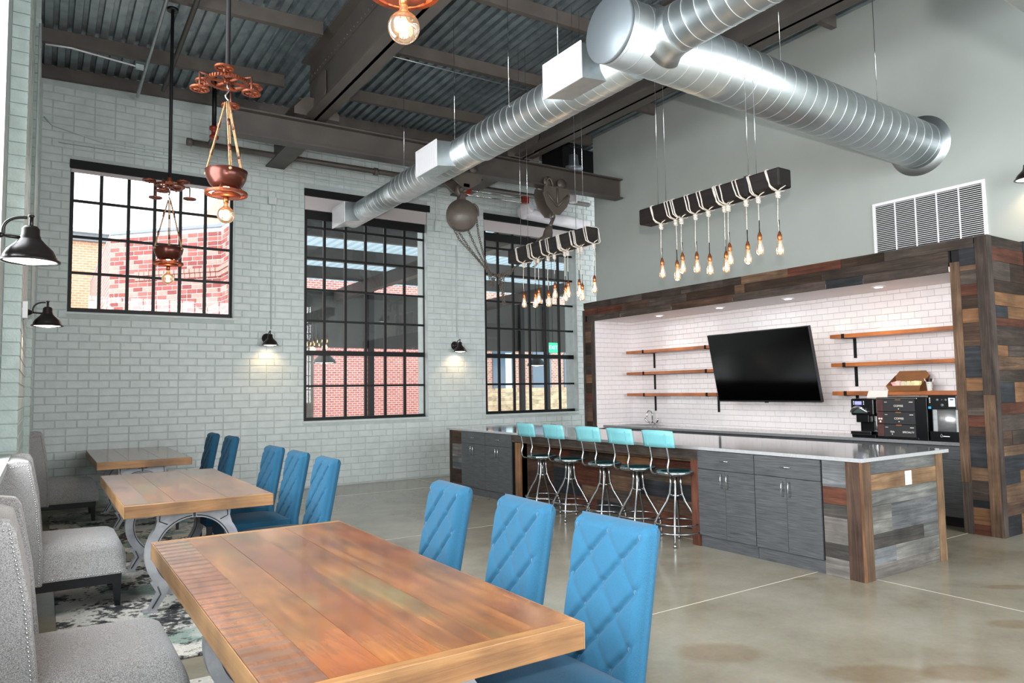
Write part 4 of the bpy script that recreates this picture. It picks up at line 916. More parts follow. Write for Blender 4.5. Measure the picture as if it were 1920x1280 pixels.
# ------------------------------------------------------------------ grey wing chairs along the left ledge
def settee(Ln=.76):
    t = thing('wing_chair', '', 'chair', (0, 0, 0), 0, 'grey wing chairs along the wall'); h = Ln/2
    # seat with crowned cushion
    s = MB(); N, M2 = 16, 20; x0, x1 = .02, .62
    for j in range(M2+1):
        for i in range(N+1):
            a, b = i/N, -1+2*j/M2; e = max(0, (a-.82)/.18); eb = max(0, (abs(b)-.90)/.10)
            s.v.append((x0+(x1-x0)*a + .0, (h-.02)*b, .43+.05*(1-b**6)*(1-.25*a) - .10*(1-math.sqrt(max(0, 1-e*e))) - .04*(1-math.sqrt(max(0, 1-eb*eb)))))
    for j in range(M2):
        for i in range(N): s.f.append((j*(N+1)+i, j*(N+1)+i+1, (j+1)*(N+1)+i+1, (j+1)*(N+1)+i)); s.sm.append(True)
    n0 = len(s.v); nb = []
    per = [(0, i) for i in range(N+1)] + [(j, N) for j in range(1, M2+1)] + [(M2, i) for i in range(N-1, -1, -1)] + [(j, 0) for j in range(M2-1, 0, -1)]
    for j, i in per: p = s.v[j*(N+1)+i]; s.v.append((p[0], p[1], .225))
    q = len(per)
    for k in range(q):
        a, b = per[k][0]*(N+1)+per[k][1], per[(k+1) % q][0]*(N+1)+per[(k+1) % q][1]
        s.f.append((b, a, n0+k, n0+(k+1) % q)); s.sm.append(True)
    s.f.append(tuple(n0+k for k in range(q))); s.sm.append(False)
    seat = s.build('seat', m_grey, t)
    bl = MB(); prof = []
    for z in [.25, .42, .55, .7, .85, .95, 1.0, 1.02]: prof.append((.115-.15*(z-.42)+.02*math.sin(PI*min(1, max(0, (z-.45)/.55))) - (.05 if z > 1.01 else 0), z))
    prof += [(-.03-.10, 1.03), (-.17, 1.0), (-.16, .9), (-.12, .25)]
    bl.prism(prof, -h+.05, h-.05, 'y', True); bl.build('backrest', m_grey, t, bevel=.012)
    wp = [(.13, .205), (.135, .40), (.10, .75), (.055, 1.0), (.035, 1.035), (-.02, 1.045), (-.16, 1.02), (-.165, .95), (-.13, .205)]
    nm_ = MB().lathe([(.0055, 0), (.0045, .0025), (0, .004)], (0, 0, 0), 6)
    for sgn in (-1, 1):
        ya, yb_ = (sgn*h, sgn*(h-.075)) if sgn < 0 else (h-.075, h)
        w = MB().prism(wp, min(ya, yb_), max(ya, yb_), 'y').build('wing', m_grey, t, bevel=.010)
        nl = MB(); yo = sgn*h
        def run(p, q2):
            d = math.dist(p, q2); m_ = int(d/.0155)
            for k in range(m_): 
                u = k/m_; nl.lathe([(.0055, 0), (.0045, .0025), (0, .004)], (p[0]+(q2[0]-p[0])*u, yo, p[1]+(q2[1]-p[1])*u), 6, RX(-sgn*PI/2))
        run((.112, .215), (.115, .40)); run((.115, .40), (.082, .75)); run((.082, .75), (.033, 1.01)); run((.033, 1.01), (-.155, .985)); run((-.12, .215), (.112, .215))
        nl.build('nailhead_trim', m_nail, w, kind='stuff')
        n2 = MB(); m_ = int(.46/.0155)
        for k in range(m_): n2.lathe([(.0055, 0), (.0045, .0025), (0, .004)], (.14+.46*k/m_, sgn*(h-.02), .237), 6, RX(-sgn*PI/2))
        n2.build('nailhead_trim', m_nail, seat, kind='stuff')
    MB().box(-.10, .58, -h+.03, h-.03, .16, .224).build('base_rail', m_darkwood, t)
    for (lx, ly) in ((.565, -h+.06), (.565, h-.06), (-.08, -h+.06), (-.08, h-.06)):
        d = .03 if lx > 0 else -.05
        MB().add([(lx-.017+d*.3, ly-.017, 0), (lx+.017+d*.3, ly-.017, 0), (lx+.017+d*.3, ly+.017, 0), (lx-.017+d*.3, ly+.017, 0), (lx-.03, ly-.03, .2245), (lx+.03, ly-.03, .2245), (lx+.03, ly+.03, .2245), (lx-.03, ly+.03, .2245)], [(3,2,1,0),(4,5,6,7),(0,1,5,4),(1,2,6,5),(2,3,7,6),(3,0,4,7)]).build('leg', m_darkwood, t)
    return t
se = settee(); se.location = (-.11, 3.38, .0113); se['label'] = 'grey tweed wing chair nearest the camera beside the near table'
dup(se, (-.09, 6.10, .0113), 0, 'grey tweed wing chair with nailhead trim beside the middle table'); dup(se, (-.02, 10.14, .0113), 0, 'grey tweed wing chair nearest the painted brick wall')

# ------------------------------------------------------------------ bar stools (back to -x)
def stool():
    t = thing('bar_stool', '', 'stool', (0, 0, 0), 0, 'teal metal bar stools at the island')
    MB().lathe([(0, .63), (.10, .632), (.165, .645), (.178, .655), (.182, .672), (.176, .676)], (0, 0, 0), 32).build('seat_pan', m_stoolsteel, t)
    MB().lathe([(.176, .676), (.170, .680), (.12, .674), (0, .672)], (0, 0, 0), 32).build('seat', m_tealdark, t)
    b = MB(); N = 12
    for zi, z in enumerate((.915, .96, 1.02, 1.075)):
        for i in range(N+1):
            a = -1+2*i/N; b.v.append((-.205-.03*(z-.9)/.17 - .035*(1-a*a) - (.004 if zi in (0, 3) else 0), .19*a, z - (.008*abs(a)**3 if zi == 3 else 0)))
    for zi in range(3):
        for i in range(N): b.f.append((zi*(N+1)+i, zi*(N+1)+i+1, (zi+1)*(N+1)+i+1, (zi+1)*(N+1)+i)); b.sm.append(True)
    o = b.build('backrest', m_teal, t); so = o.modifiers.new('thick', 'SOLIDIFY'); so.thickness = .008
    w = MB(); rg = random.Random(5)
    for i in range(16):
        a = -1+2*i/15
        for z in (.915, 1.075):
            if rg.random() < .6: w.obox((-.205-.03*(z-.9)/.17-.035*(1-a*a)+.003, .19*a, z-(.006*abs(a)**3 if z > 1 else 0)), (.012, rg.uniform(.008, .022), rg.uniform(.003, .007)), Matrix.Identity(3))
    w.build('worn_edge', m_rust, o)
    for s in (-1, 1):
        y = s*.105; xb = -.226-.026
        MB().tube([(-.03, y*.75, .648), (-.13, y*.95, .650)] + bez((-.15, y, .65), (-.225, y, .655), (-.225, y, .70), (-.222, y, .74), 6)[1:] + [(-.205, y, .79), (-.212, y, .84), (-.232, y, .92), (xb, y, 1.05)], .0095, 8).build('back_post', m_stoolsteel, t)
        MB().obox((xb+.008, y, .99), (.022, .024, .12), RY(-.17)).build('post_bracket', m_teal, o)
    for k in range(4):
        a = PI/4*0 + PI/2*k + .62; c, s = math.cos(a), math.sin(a)
        pr = [(.045, .635), (.047, .56), (.055, .47), (.085, .39), (.14, .30), (.19, .21), (.213, .14), (.22, .07), (.222, .0)]
        l = MB().tube([(r_*c, r_*s, z) for r_, z in pr], .0115, 8).build('leg', m_stoolsteel, t)
        MB().lathe([(.016, 0), (.016, .022), (.0125, .026)], (.222*c, .222*s, 0), 10).build('foot_cap', m_stoolsteel, l)
    for r_, z in ((.208, .195), (.222, .12)): MB().tube([(r_*math.cos(q), r_*math.sin(q), z) for q in [2*PI*k/40 for k in range(40)]], .007, 6, True).build('foot_ring', m_stoolsteel, t)
    MB().tube([(0, 0, .40), (0, 0, .635)], .014, 8).build('screw_post', m_stoolsteel, t); MB().lathe([(.05, .44), (.055, .45), (.05, .46)], (0, 0, 0), 16).build('collar', m_stoolsteel, t)
    return t
st = stool(); names = ['first teal backed bar stool, beside the near grey cabinet', 'second teal backed bar stool from the near grey cabinet', 'teal backed bar stool in the middle of the row of five', 'second teal backed bar stool from the far grey cabinet', 'last teal backed bar stool, beside the far grey cabinet']
for i, (y, rz) in enumerate(((4.86, .05), (5.37, -.02), (5.88, .03), (6.48, .0), (7.02, -.04))):
    if i == 0: st.location = (5.06, y, 0); st.rotation_euler = (0, 0, rz); st['label'] = names[0]
    else: dup(st, (5.06, y, 0), rz, names[i])

# ------------------------------------------------------------------ bowl pendants over the tables
def wheel(mb, c, Ro, Ri, hub, spokes, th, n=28, mat=None):
    mb.lathe([(Ri, -th), (Ro, -th), (Ro, th), (Ri, th)], c, n, mat, closed=True, smooth=False)
    mb.lathe([(0, -th*1.3), (hub, -th*1.3), (hub, th*1.3), (0, th*1.3)], c, 12, mat, smooth=False)
    for k in range(spokes):
        a = 2*PI*k/spokes; mid = (hub+Ri)/2; M_ = RZ(a); cc = Vector((mid, 0, 0))
        mb.obox(Vector(c)+(M_ @ cc), (Ri-hub+.01, .014 if Ro > .1 else .008, th*1.6), M_)
    return mb
def pendant(zb):
    t = thing('bowl_pendant', '', 'pendant light', (0, 0, 0), 0, 'copper bowl pendants over the tables')   # origin at the bulb centre
    z = 0; d = .0625
    zc_ = 1.01
    MB().tube([(0, 0, zc_+.03), (0, 0, zb)], .018, 8).build('stem', m_blackmatte, t)
    MB().lathe([(.03, zc_+.02), (.035, zc_+.05), (.02, zc_+.08), (.02, zc_+.10)], (0, 0, 0), 12).build('stem_collar', m_copper, t)
    MB().lathe([(.06, zb-.03), (.06, zb)], (0, 0, 0), 16).build('canopy', m_black, t)
    g = MB(); wheel(g, (0, 0, zc_), .145, .118, .03, 6, .010); 
    for k in range(40): a = 2*PI*k/40; g.obox((.148*math.cos(a), .148*math.sin(a), zc_), (.012, .010, .018), RZ(a))
    g.build('gear_wheel', m_copper, t)
    small = MB(); wheel(small, (0, 0, 0), .068, .052, .016, 8, .006, 20); sm = small.mesh('small_wheel', m_copper)
    for k, (a, r_, dz) in enumerate(((.2, .20, .02), (1.25, .21, -.10), (2.3, .20, .03), (3.35, .205, -.11), (4.4, .20, .02), (5.45, .205, -.11))):
        wv = part('small_wheel', sm, t, (r_*math.cos(a), r_*math.sin(a), zc_+dz))
        MB().tube([(0, 0, -.01), (0, 0, -dz+.012)], .008, 6).build('axle', m_copperdark, wv) if dz < 0 else MB().tube([(0, 0, -.03), (0, 0, .03)], .008, 6).build('axle', m_copperdark, wv)
        MB().tube([(r_*math.cos(a), r_*math.sin(a), zc_+.012), (.12*math.cos(a), .12*math.sin(a), zc_+.012)], .008, 6).build('arm', m_copperdark, t)
    MB().tube([(0, 0, zc_)] + bez((0, 0, zc_-.04), (.035, 0, zc_-.06), (-.04, 0, zc_-.10), (0, 0, zc_-.13), 8) + [(.012, 0, zc_-.15)], .007, 8).build('hook', m_chrome, t)
    zt, zr = zc_-.155, .335
    for k in range(3):
        a = 2*PI*k/3 + 2.6; c, s = math.cos(a), math.sin(a)
        for o in (-.006, .006):
            pts = [(o*s + c*.012*(1-u)+c*.148*u, -o*c + s*.012*(1-u)+s*.148*u, zt+(zr-zt)*u) for u in [i/12 for i in range(13)]]
            rp = MB().tube(pts, .0058, 6).build('rope', m_rope, t)
        for u in (.32, .72): MB().tube([(c*(.012+.136*u), s*(.012+.136*u), zt+(zr-zt)*u+.02), (c*(.012+.136*(u+.05)), s*(.012+.136*(u+.05)), zt+(zr-zt)*(u+.05))], .012, 6).build('wrap', m_copperdark, rp)
        MB().lathe([(.0, -.012), (.012, -.006), (.012, .006), (0, .012)], (c*.150, s*.150, zr-.02), 8).build('knot', m_rope, rp)
    MB().lathe([(.07, .195), (.085, .197), (.115, .225), (.138, .27), (.150, .33), (.145, .333), (.130, .27), (.10, .225), (.0, .21)], (0, 0, 0), 36).build('bowl', m_bowl, t)
    MB().lathe([(.128, .150), (.150, .150), (.150, .170), (.128, .170)], (0, 0, 0), 36, closed=True, smooth=False).build('ring', m_copper, t)
    dsc = MB().lathe([(0, .135), (.10, .140), (.10, .156), (0, .158)], (0, 0, 0), 32).build('disc', m_copper, t)
    for k in range(3): a = 2*PI*k/3; MB().tube([(.09*math.cos(a), .09*math.sin(a), .156), (.135*math.cos(a), .135*math.sin(a), .165)], .005, 6).build('strut', m_copperdark, dsc); MB().tube([(.14*math.cos(a), .14*math.sin(a), .17), (.10*math.cos(a), .10*math.sin(a), .215)], .004, 6).build('strut', m_copperdark, dsc)
    MB().lathe([(.018, .088), (.019, .14)], (0, 0, 0), 16).build('socket', m_socket, t)
    b = MB().lathe([(.016, .092), (.017, .07), (.028, .056)] + [(d*math.cos(a), d*math.sin(a)) for a in [PI*(.33-.0833*k) for k in range(10)]] + [(0, -d)], (0, 0, 0), 28).build('bulb', m_bulb, t)
    f = MB()
    for k in range(10): a = 2*PI*k/10; f.tube([(.013*math.cos(a), .013*math.sin(a), .026), (.015*math.cos(a), .015*math.sin(a), -.036)], .0025, 4)
    f.build('filament', m_filament_g, b)
    light('bulb_glow', 'POINT', (0, 0, -.05), 13, (1, .66, .36), t, shadow_soft_size=.03); light('bowl_glow', 'POINT', (0, 0, .18), 4.5, (1, .62, .28), t, shadow_soft_size=.02)
    return t
for i, (x, y, z, lab) in enumerate(((1.155, 2.48, 2.894, 'globe bulb pendant nearest the camera, its copper ring cut by the top of the frame'), (1.113, 5.49, 2.791, 'copper bowl pendant with orange gear wheels in front of the brick wall'), (1.115, 8.37, 2.719, 'smaller looking copper bowl pendant hanging in front of the bright window'))):
    p = pendant(zd(x, y)-z-.18); p.location = (x, y, z); p['label'] = lab; p.rotation_euler = (0, 0, (.4, .0, .9)[i])

# ------------------------------------------------------------------ timber beam pendants over the stools
def beam_pendant(y0, y1, z0, z1, bulbs, mat, lab, wires):
    t = thing('beam_pendant', lab, 'pendant light', (5.11, (y0+y1)/2, z0), 0, 'timber beam pendants over the bar'); cy = (y0+y1)/2; L = (y1-y0)/2; hz = z1-z0; hw = .085
    MB().box(-hw, hw, -L, L, 0, hz).build('beam', mat, t, bevel=.014)
    rg = random.Random(int(y0*100))
    for (wy, wx, wz) in wires: MB().tube([(wx, wy-cy, hz), (wx, wy-cy, wz-z0)], .0022, 5).build('cable', m_chrome, t)
    for wy in sorted({w[0] for w in wires})[::2]: MB().box(-hw-.004, hw+.004, wy-cy-.02, wy-cy+.02, -.003, hz+.004).build('strap', m_blackmatte, t)
    tm = MB().lathe([(.017, .078), (.0165, .05), (.020, .03), (.029, .0), (.032, -.025), (.029, -.045), (.018, -.058), (0, -.062)], (0, 0, 0), 20).mesh('bulb', m_bulb)
    sm = MB().lathe([(.006, .14), (.012, .13), (.014, .118), (.018, .112), (.019, .07), (.016, .066)], (0, 0, 0), 14).mesh('socket', m_socket)
    fb = MB()
    for k in range(6): a = 2*PI*k/6; fb.tube([(.006*math.cos(a), .006*math.sin(a), .03), (.011*math.cos(a), .011*math.sin(a), -.028)], .0022, 4)
    fm = fb.mesh('filament', m_filament)
    for i, (by, bz) in enumerate(bulbs):
        y = by-cy; ox = rg.uniform(-.012, .012)
        c = MB().tube([(ox*.3, y, -.03), (ox, y+.004, (bz-z0)*.5), (0, y, bz-z0+.135)], .0038, 6).build('cord', m_rope_w, t)
        MB().tube([(0, y, bz-z0+.135), (0, y, bz-z0+.24)], .0045, 6).build('cord_sleeve', m_blackmatte, c)
        for o in (-.016, .008):
            dy = rg.uniform(-.02, .02); q = hw+.006
            pts = [(-q, y+o+dy+.03, hz*.5), (-q, y+o+dy+.05, hz-.01), (-q+.02, y+o+dy+.055, hz+.006), (q-.02, y+o+dy+.05, hz+.006), (q, y+o+dy+.04, hz-.01), (q, y+o+.01, .01), (q-.02, y+o*.5, -.007), (0, y+o*.3, -.02), (-q+.02, y+o*.6, -.008), (-q, y+o+dy*.5+.012, .015)]
            MB().tube(pts, .0062, 6, True).build('rope_wrap', m_rope_w, c)
        kn = MB()
        for j in range(5): kn.tube([((.013+.004*(j % 2))*math.cos(a), y+(.013+.004*(j % 2))*math.sin(a), -.018-.013*j+.004*math.sin(a)) for a in [2*PI*k/10 for k in range(10)]], .0072, 6, True)
        kn.tube([(0, y, -.02), (-.03, y-.05, -.012), (-.02, y-.09, .006)], [.0065, .006, .003], 6); kn.build('knot', m_rope_w, c)
        part('socket', sm, t, (0, y, bz-z0)); b = part('bulb', tm, t, (0, y, bz-z0)); part('filament', fm, b)
    for yy in (-L*.5, L*.5): light('bulb_glow', 'POINT', (-.0, yy, bulbs[0][1]-z0-.12), 7, (1, .68, .4), t, shadow_soft_size=.06)
    return t
RB = [(4.998, 2.609), (4.801, 2.56), (4.729, 2.617), (4.551, 2.595), (4.397, 2.553), (4.21, 2.547), (4.167, 2.608), (3.973, 2.59), (3.846, 2.647), (3.65, 2.612)]
LBu = [(7.418, 2.569), (7.17, 2.548), (7.097, 2.587), (6.892, 2.524), (6.765, 2.608), (6.56, 2.551), (6.507, 2.595), (6.303, 2.583), (6.25, 2.527), (6.035, 2.586)]
beam_pendant(3.575, 5.22, 3.112, 3.272, RB, m_beam, 'dark timber beam pendant with ten bulbs hanging before the green wall', [(4.98, -.05, 5.9), (4.98, .06, 5.9), (3.90, -.05, 4.5), (3.90, .06, 4.5), (3.88, -.05, 5.9)][:4])
beam_pendant(6.05, 7.66, 3.10, 3.275, LBu, m_beam2, 'weathered timber beam pendant with ten bulbs hanging before the dark window', [(7.40, -.05, 5.9), (7.40, .06, 5.9), (6.28, -.05, 5.9), (6.28, .06, 5.9)])

# ------------------------------------------------------------------ spiral ductwork
du = thing('ductwork', 'galvanised spiral duct run crossing overhead with white supply grilles', 'duct', (XG, 4.126, 4.224))
OD = Vector((XG, 4.126, 4.224))
def spiral(p0, p1, r, name, pitch=.125, parent=du):
    p0, p1 = Vector(p0)-OD, Vector(p1)-OD; L = (p1-p0).length; q = (p1-p0).to_track_quat('Z', 'Y').to_matrix()
    k = max(1, int(L/pitch)); prof = [(r, 0)]; sm = MB()
    for i in range(k):
        z = L*(i+.5)/k
        tl_ = q @ RX(.10)
        sm.lathe([(r-.001, -.004), (r+.0025, -.002), (r+.0025, .002), (r-.001, .004)], p0 + q @ Vector((0, 0, z)), 48, tl_)
    o = MB().lathe([(r, 0), (r, L)], p0, 56, q).build(name, m_galv, parent)
    sm.build('spiral_seam', m_seam, o, kind='stuff'); return o
zt = lambda x: 4.224 - .021*(x-XG)
spiral((3.70, 4.126, zt(3.70)), (XG, 4.126, zt(XG)), .264, 'trunk_duct', .16)
MB().lathe([(0, -.012), (.266, -.012), (.272, 0), (.266, .03)], Vector((3.70, 4.126, zt(3.7)))-OD, 56, RY(PI/2+.02)).build('end_cap', m_cap, du)
MB().lathe([(.262, -.03), (.27, -.012), (.345, -.006), (.345, .0)], Vector((XG, 4.126, zt(XG)))-OD, 48, RY(PI/2)).build('wall_flange', m_galv, du)
XB = 4.17; ZBR = 4.31
spiral((XB, 4.33, ZBR), (XB, 6.85, ZBR), .208, 'branch_duct'); spiral((XB, 6.90, ZBR), (XB, 9.05, ZBR), .193, 'branch_duct'); spiral((XB, 9.10, ZBR), (XB, 10.93, ZBR), .172, 'branch_duct')
for y, a, b in ((6.85, .212, .195), (9.05, .197, .174)): MB().lathe([(a, -.02), (a, .0), (b, .06), (b, .08)], Vector((XB, y, ZBR))-OD, 48, RX(-PI/2)).build('reducer', m_galv, du)
MB().lathe([(.174, 0), (.174, .02), (0, .02)], Vector((XB, 10.93, ZBR))-OD, 40, RX(-PI/2)).build('end_cap', m_galv, du)
spiral((4.15, -1.5, 4.31), (4.15, 3.92, 4.31), .192, 'branch_duct'); MB().lathe([(.26, .02), (.215, -.03), (.196, -.10), (.194, -.16)], Vector((4.15, 3.95, 4.31))-OD, 48, RX(-PI/2)).build('saddle', m_galv, du)
gm = MB(); gm.box(-.004, .0, -.245, .245, -.135, .135)
slat = MB().box(-.010, -.001, -.0022, .0022, -.115, .115).mesh('slat', m_whitemetal)
for (yc, xl) in ((4.80, 3.75), (7.54, 3.80), (10.70, 3.85)):
    bxp = MB(); a, e, hz = yc-.265, yc+.265, .152
    bxp.add([(xl, a, ZBR-.06-hz), (xl, e, ZBR-.06-hz), (xl, e, ZBR-.06+hz), (xl, a, ZBR-.06+hz), (XB-.05, a+.03, ZBR-.16), (XB-.05, e-.03, ZBR-.16), (XB-.05, e-.03, ZBR+.13), (XB-.05, a+.03, ZBR+.13)], [(0, 1, 2, 3), (0, 3, 7, 4), (1, 5, 6, 2), (0, 4, 5, 1), (3, 2, 6, 7)])
    bxp.v = [tuple(Vector(p)-OD) for p in bxp.v]; bo = bxp.build('supply_box', m_galv, du)
    G = Vector((xl, yc, ZBR-.06))-OD
    fr = MB()
    for (y0, y1, z0, z1) in ((-.275, .275, .13, .162), (-.275, .275, -.162, -.13), (-.275, -.243, -.13, .13), (.243, .275, -.13, .13)): fr.box(-.012, .0, y0, y1, z0, z1)
    g = fr.build('grille_frame', m_whitemetal, bo, tuple(G)); MB().box(-.003, .001, -.243, .243, -.13, .13).build('grille_back', M('grille_shadow', '#8a8b90', .6), bo, tuple(G))
    for k in range(26): part('slat', slat, bo, tuple(G + Vector((0, -.235+.47*k/25, 0))), scale=(1, 1.8, 1.12))
for (x, y, zb) in ((XB-.19, 6.0, ZBR), (XB-.03, 7.45, ZBR+.19), (XB-.03, 8.9, ZBR+.19), (5.9, 4.126, zt(5.9)+.26), (7.6, 4.126, zt(7.6)+.26), (XB, 5.4, ZBR+.2), (4.2, 2.6, 4.5)):
    MB().tube([Vector((x, y, zb))-OD, Vector((x, y, zd(x, y)))-OD], .0035, 5).build('hanger_wire', m_chrome, du)
# second duct crossing overhead just at the upper right edge of the view
d2 = thing('overhead_duct', 'galvanised duct edge in the upper right corner, in front of the green wall', 'duct', (3.9, .9, 2.615))
MB().box(-1.9, 2.2, -.42, 0, 0, .32).build('duct_shell', m_galv, d2, bevel=.004)
for x in (-1.9, -.5, .9, 2.2): MB().box(x-.012, x+.012, -.44, .004, -.004, .34).build('flange', m_galv, d2)
for x in (-1.6, 1.9):
    for y in (-.43, .0): MB().tube([(x, y, .3), (x, y, 3.3)], .004, 5).build('hanger_wire', m_chrome, d2)

# return air grille on the green wall
gv = thing('return_air_grille', 'large white louvred return air grille on the green wall above the wood frame', 'vent', (XG-.001, 4.09, 2.93))
GL, GZ0, GZ1 = .625, .0, .735
for (y0, y1, z0, z1) in ((-GL, GL, GZ1-.035, GZ1), (-GL, -GL+.035, 0, GZ1-.035), (GL-.035, GL, 0, GZ1-.035), (-GL+.035, GL-.035, 0, .03)): MB().box(-.014, 0, y0, y1, z0, z1).build('frame_bar', m_whitemetal, gv)
MB().box(-.002, .0, -GL+.035, GL-.035, .03, GZ1-.035).build('backing', m_blackmatte, gv)
lm = MB().obox((0, 0, 0), (.014, 2*GL-.07, .006), RY(-.4)).mesh('louvre', m_whitemetal)
for k in range(30): part('louvre', lm, gv, (-.008, 0, .04+.66*k/29.5))
for k in range(1, 5): MB().box(-.0155, -.002, -GL+.035+k*(2*GL-.07)/5-.006, -GL+.035+k*(2*GL-.07)/5+.006, .03, GZ1-.035).build('divider', m_whitemetal, gv)

# ------------------------------------------------------------------ gooseneck wall lamps
def wall_lamp(watt):
    t = thing('wall_lamp', '', 'wall lamp', (0, 0, 0), 0, 'bronze gooseneck wall lamps')     # origin at the wall, facing +x
    MB().lathe([(.075, 0), (.075, .012), (.055, .03), (.03, .05), (.018, .075), (.0, .078)], (0, 0, 0), 28, RY(PI/2)).build('wall_plate', m_bronze, t)
    MB().tube([(.06, 0, 0), (.155, 0, -.005)], .008, 8).tube([(.075, 0, .0)] + bez((.085, 0, .0), (.075, 0, .075), (.13, 0, .092), (.175, 0, .09), 10), .007, 8).lathe([(0, -.013), (.012, -.006), (.012, .006), (0, .013)], (.078, 0, 0), 10).build('arm', m_bronze, t)
    MB().tube([(.19, 0, .098), (.19, 0, .035)], .009, 8).lathe([(0, .09), (.014, .096), (.012, .104), (0, .106)], (.19, 0, 0), 10).build('stem', m_bronze, t)
    MB().lathe([(.0, .055), (.026, .051), (.036, .038), (.037, .008), (.041, .003), (.041, -.006), (.048, -.014), (.066, -.034), (.092, -.060), (.106, -.088), (.109, -.104), (.121, -.107), (.121, -.114), (.107, -.115), (.103, -.104), (.095, -.085), (.05, -.04), (0, -.025)], (.19, 0, 0), 36).build('shade', m_bronze, t)
    MB().lathe([(.104, -.109), (.08, -.114), (.03, -.124), (0, -.126)], (.19, 0, 0), 28).build('diffuser', m_lampglow, t)
    light('lamp_glow', 'SPOT', (.17, 0, -.14), watt, (1, .62, .28), t, aim=(-.45, 0, -1), spot_size=math.radians(125), spot_blend=.7, shadow_soft_size=.05)
    return t
wl1 = wall_lamp(9); wl1.location = (2.84, YB-.008, 2.30); wl1.rotation_euler = (0, 0, -PI/2); wl1['label'] = 'small bronze wall lamp on brick between the bright and the dark window'
dup(wl1, (6.08, YB-.008, 2.26), -PI/2, 'small bronze wall lamp on the brick pier between the two dark windows')
dup(wl1, (-.245, 3.93, 2.205), 0, 'largest bronze gooseneck wall lamp at the left edge near the camera'); dup(wl1, (-.155, 7.30, 2.19), 0, 'bronze gooseneck wall lamp on the left brick pier below the largest one')
dup(wl1, (XG-.001, 3.0, 3.62), PI, 'bronze wall lamp at the right edge above the wood frame')
jb = MB().box(-.012, .03, -.06, .06, -.07, .07).build('junction_box', m_plate, None, (-.135, 7.14, 2.19), bevel=.004); tag(jb, 'white square junction box beside the left pier wall lamp', 'electrical box')

# ------------------------------------------------------------------ conduits, pipes, sprinklers
def pipe(name, pts, r, m_, label, cat, n=8):
    o = MB().tube([Vector(p)-Vector(pts[0]) for p in pts], r, n).build(name, m_, None, tuple(pts[0])); return tag(o, label, cat)
yw = YB-.02
pipe('conduit', [(2.90, yw, 2.44), (2.90, yw, 4.30), (2.90, yw, 4.36)], .009, m_paint, 'thin painted conduit rising above the wall lamp by the bright window', 'conduit')
pipe('conduit', [(6.12, yw, 2.42), (6.12, yw, 4.05)], .009, m_paint, 'thin painted conduit rising above the wall lamp between the dark windows', 'conduit')
pipe('conduit', [(.2, yw, 4.83), (3.0, yw, 4.42)][:1] + [(.12, yw, 4.84), (8.0, yw, 4.84)], .010, m_paint, 'long painted conduit running along the brick above the bright window', 'conduit')
pipe('conduit', [(-.05, yw, 5.15), (.05, yw, 5.05), (.6, yw, 4.93), (7.5, yw, 4.93)], .010, m_paint, 'upper painted conduit bending down from the left corner of the brick wall', 'conduit')
jb = MB().box(-.06, .06, -.05, .0, -.06, .06).build('junction_box', m_paint, None, (2.90, YB-.006, 4.42), bevel=.004); tag(jb, 'painted junction box under the bracket beam on the brick wall', 'electrical box')
jb = MB().box(-.06, .06, -.05, .0, -.09, .09).build('junction_box', m_paint, None, (5.75, YB-.006, 4.35), bevel=.004); tag(jb, 'painted junction box beside the corner of the dark middle window', 'electrical box')
pipe('conduit', [(5.72, yw-.025, 4.44), (5.72, yw-.025, 4.85), (5.70, yw-.025, 4.93), (5.60, yw-.025, 4.97), (5.3, yw-.025, 4.98)], .010, m_paint, 'bent conduit rising from the junction box by the middle window', 'conduit')
pipe('conduit', [(-.10, 9.0, 2.3), (-.10, 9.0, 5.5)], .012, m_paint, 'vertical painted conduit up the left brick pier', 'conduit')
sp = thing('sprinkler_pipe', 'brown sprinkler main with capped end running under the crossbeam', 'pipe', (1.63, 10.55, 4.98))
MB().tube([(0, 0, 0), (7.2, 0, .06)], .042, 12).build('main', m_steel2, sp); MB().tube([(-.02, 0, 0), (.05, 0, 0)], .055, 12).build('end_cap', m_steel2, sp); MB().tube([(2.75, 0, .02), (2.81, 0, .02)], .06, 12).build('coupling', m_steel2, sp)
dr = thing('sprinkler_drop', 'black vertical sprinkler drop with red fitting behind the copper gears', 'pipe', (1.90, 10.2, 5.02))
MB().tube([(0, 0, .12), (0, 0, .85)], .03, 10).build('drop_pipe', m_black, dr)
MB().lathe([(.03, -.06), (.06, -.05), (.06, -.02), (.035, 0), (.035, .06), (.06, .07), (.06, .11), (.03, .12)], (0, 0, 0), 16).build('fitting', m_red, dr)
MB().tube([(0, 0, -.02), (0, .33, -.03)], .03, 8).build('elbow', m_steel2, dr)
rc = thing('sway_brace', 'thin rod brace with red clamps under the crossbeam by the hoists', 'brace', (5.95, 10.3, 4.86))
for z in (0, -.08): MB().tube([(0, 0, z), (1.25, 0, z+.02)], .007, 6).build('rod', m_chrome, rc)
for x in (0, 1.2): MB().box(x-.06, x+.06, -.04, .04, -.07, .05).build('clamp', m_red, rc)
wp = thing('insulated_pipe', 'fat white insulated pipe with elbow end below the crossbeam', 'pipe', (7.42, 10.80, 4.76))
MB().tube([(.05, 0, 0), (1.55, 0, -.06)], .115, 20).build('pipe', m_pvc, wp); MB().tube(bez((.06, 0, 0), (-.06, 0, .01), (-.02, -.12, .05), (.04, -.22, .10), 8), .12, 20).build('elbow', m_pvc, wp)
pd = thing('roof_drain_pipe', 'white vertical roof drain pipe beside the dark bulkhead above the crossbeam', 'pipe', (8.25, 10.3, 5.15)); MB().tube([(0, 0, -.2), (0, 0, .42)], .075, 18).build('pipe', m_pvc, pd); MB().lathe([(.10, .40), (.19, .43), (.19, .47), (.12, .50), (.10, .7)], (0, 0, 0), 20).build('drain_bowl', m_cap, pd)
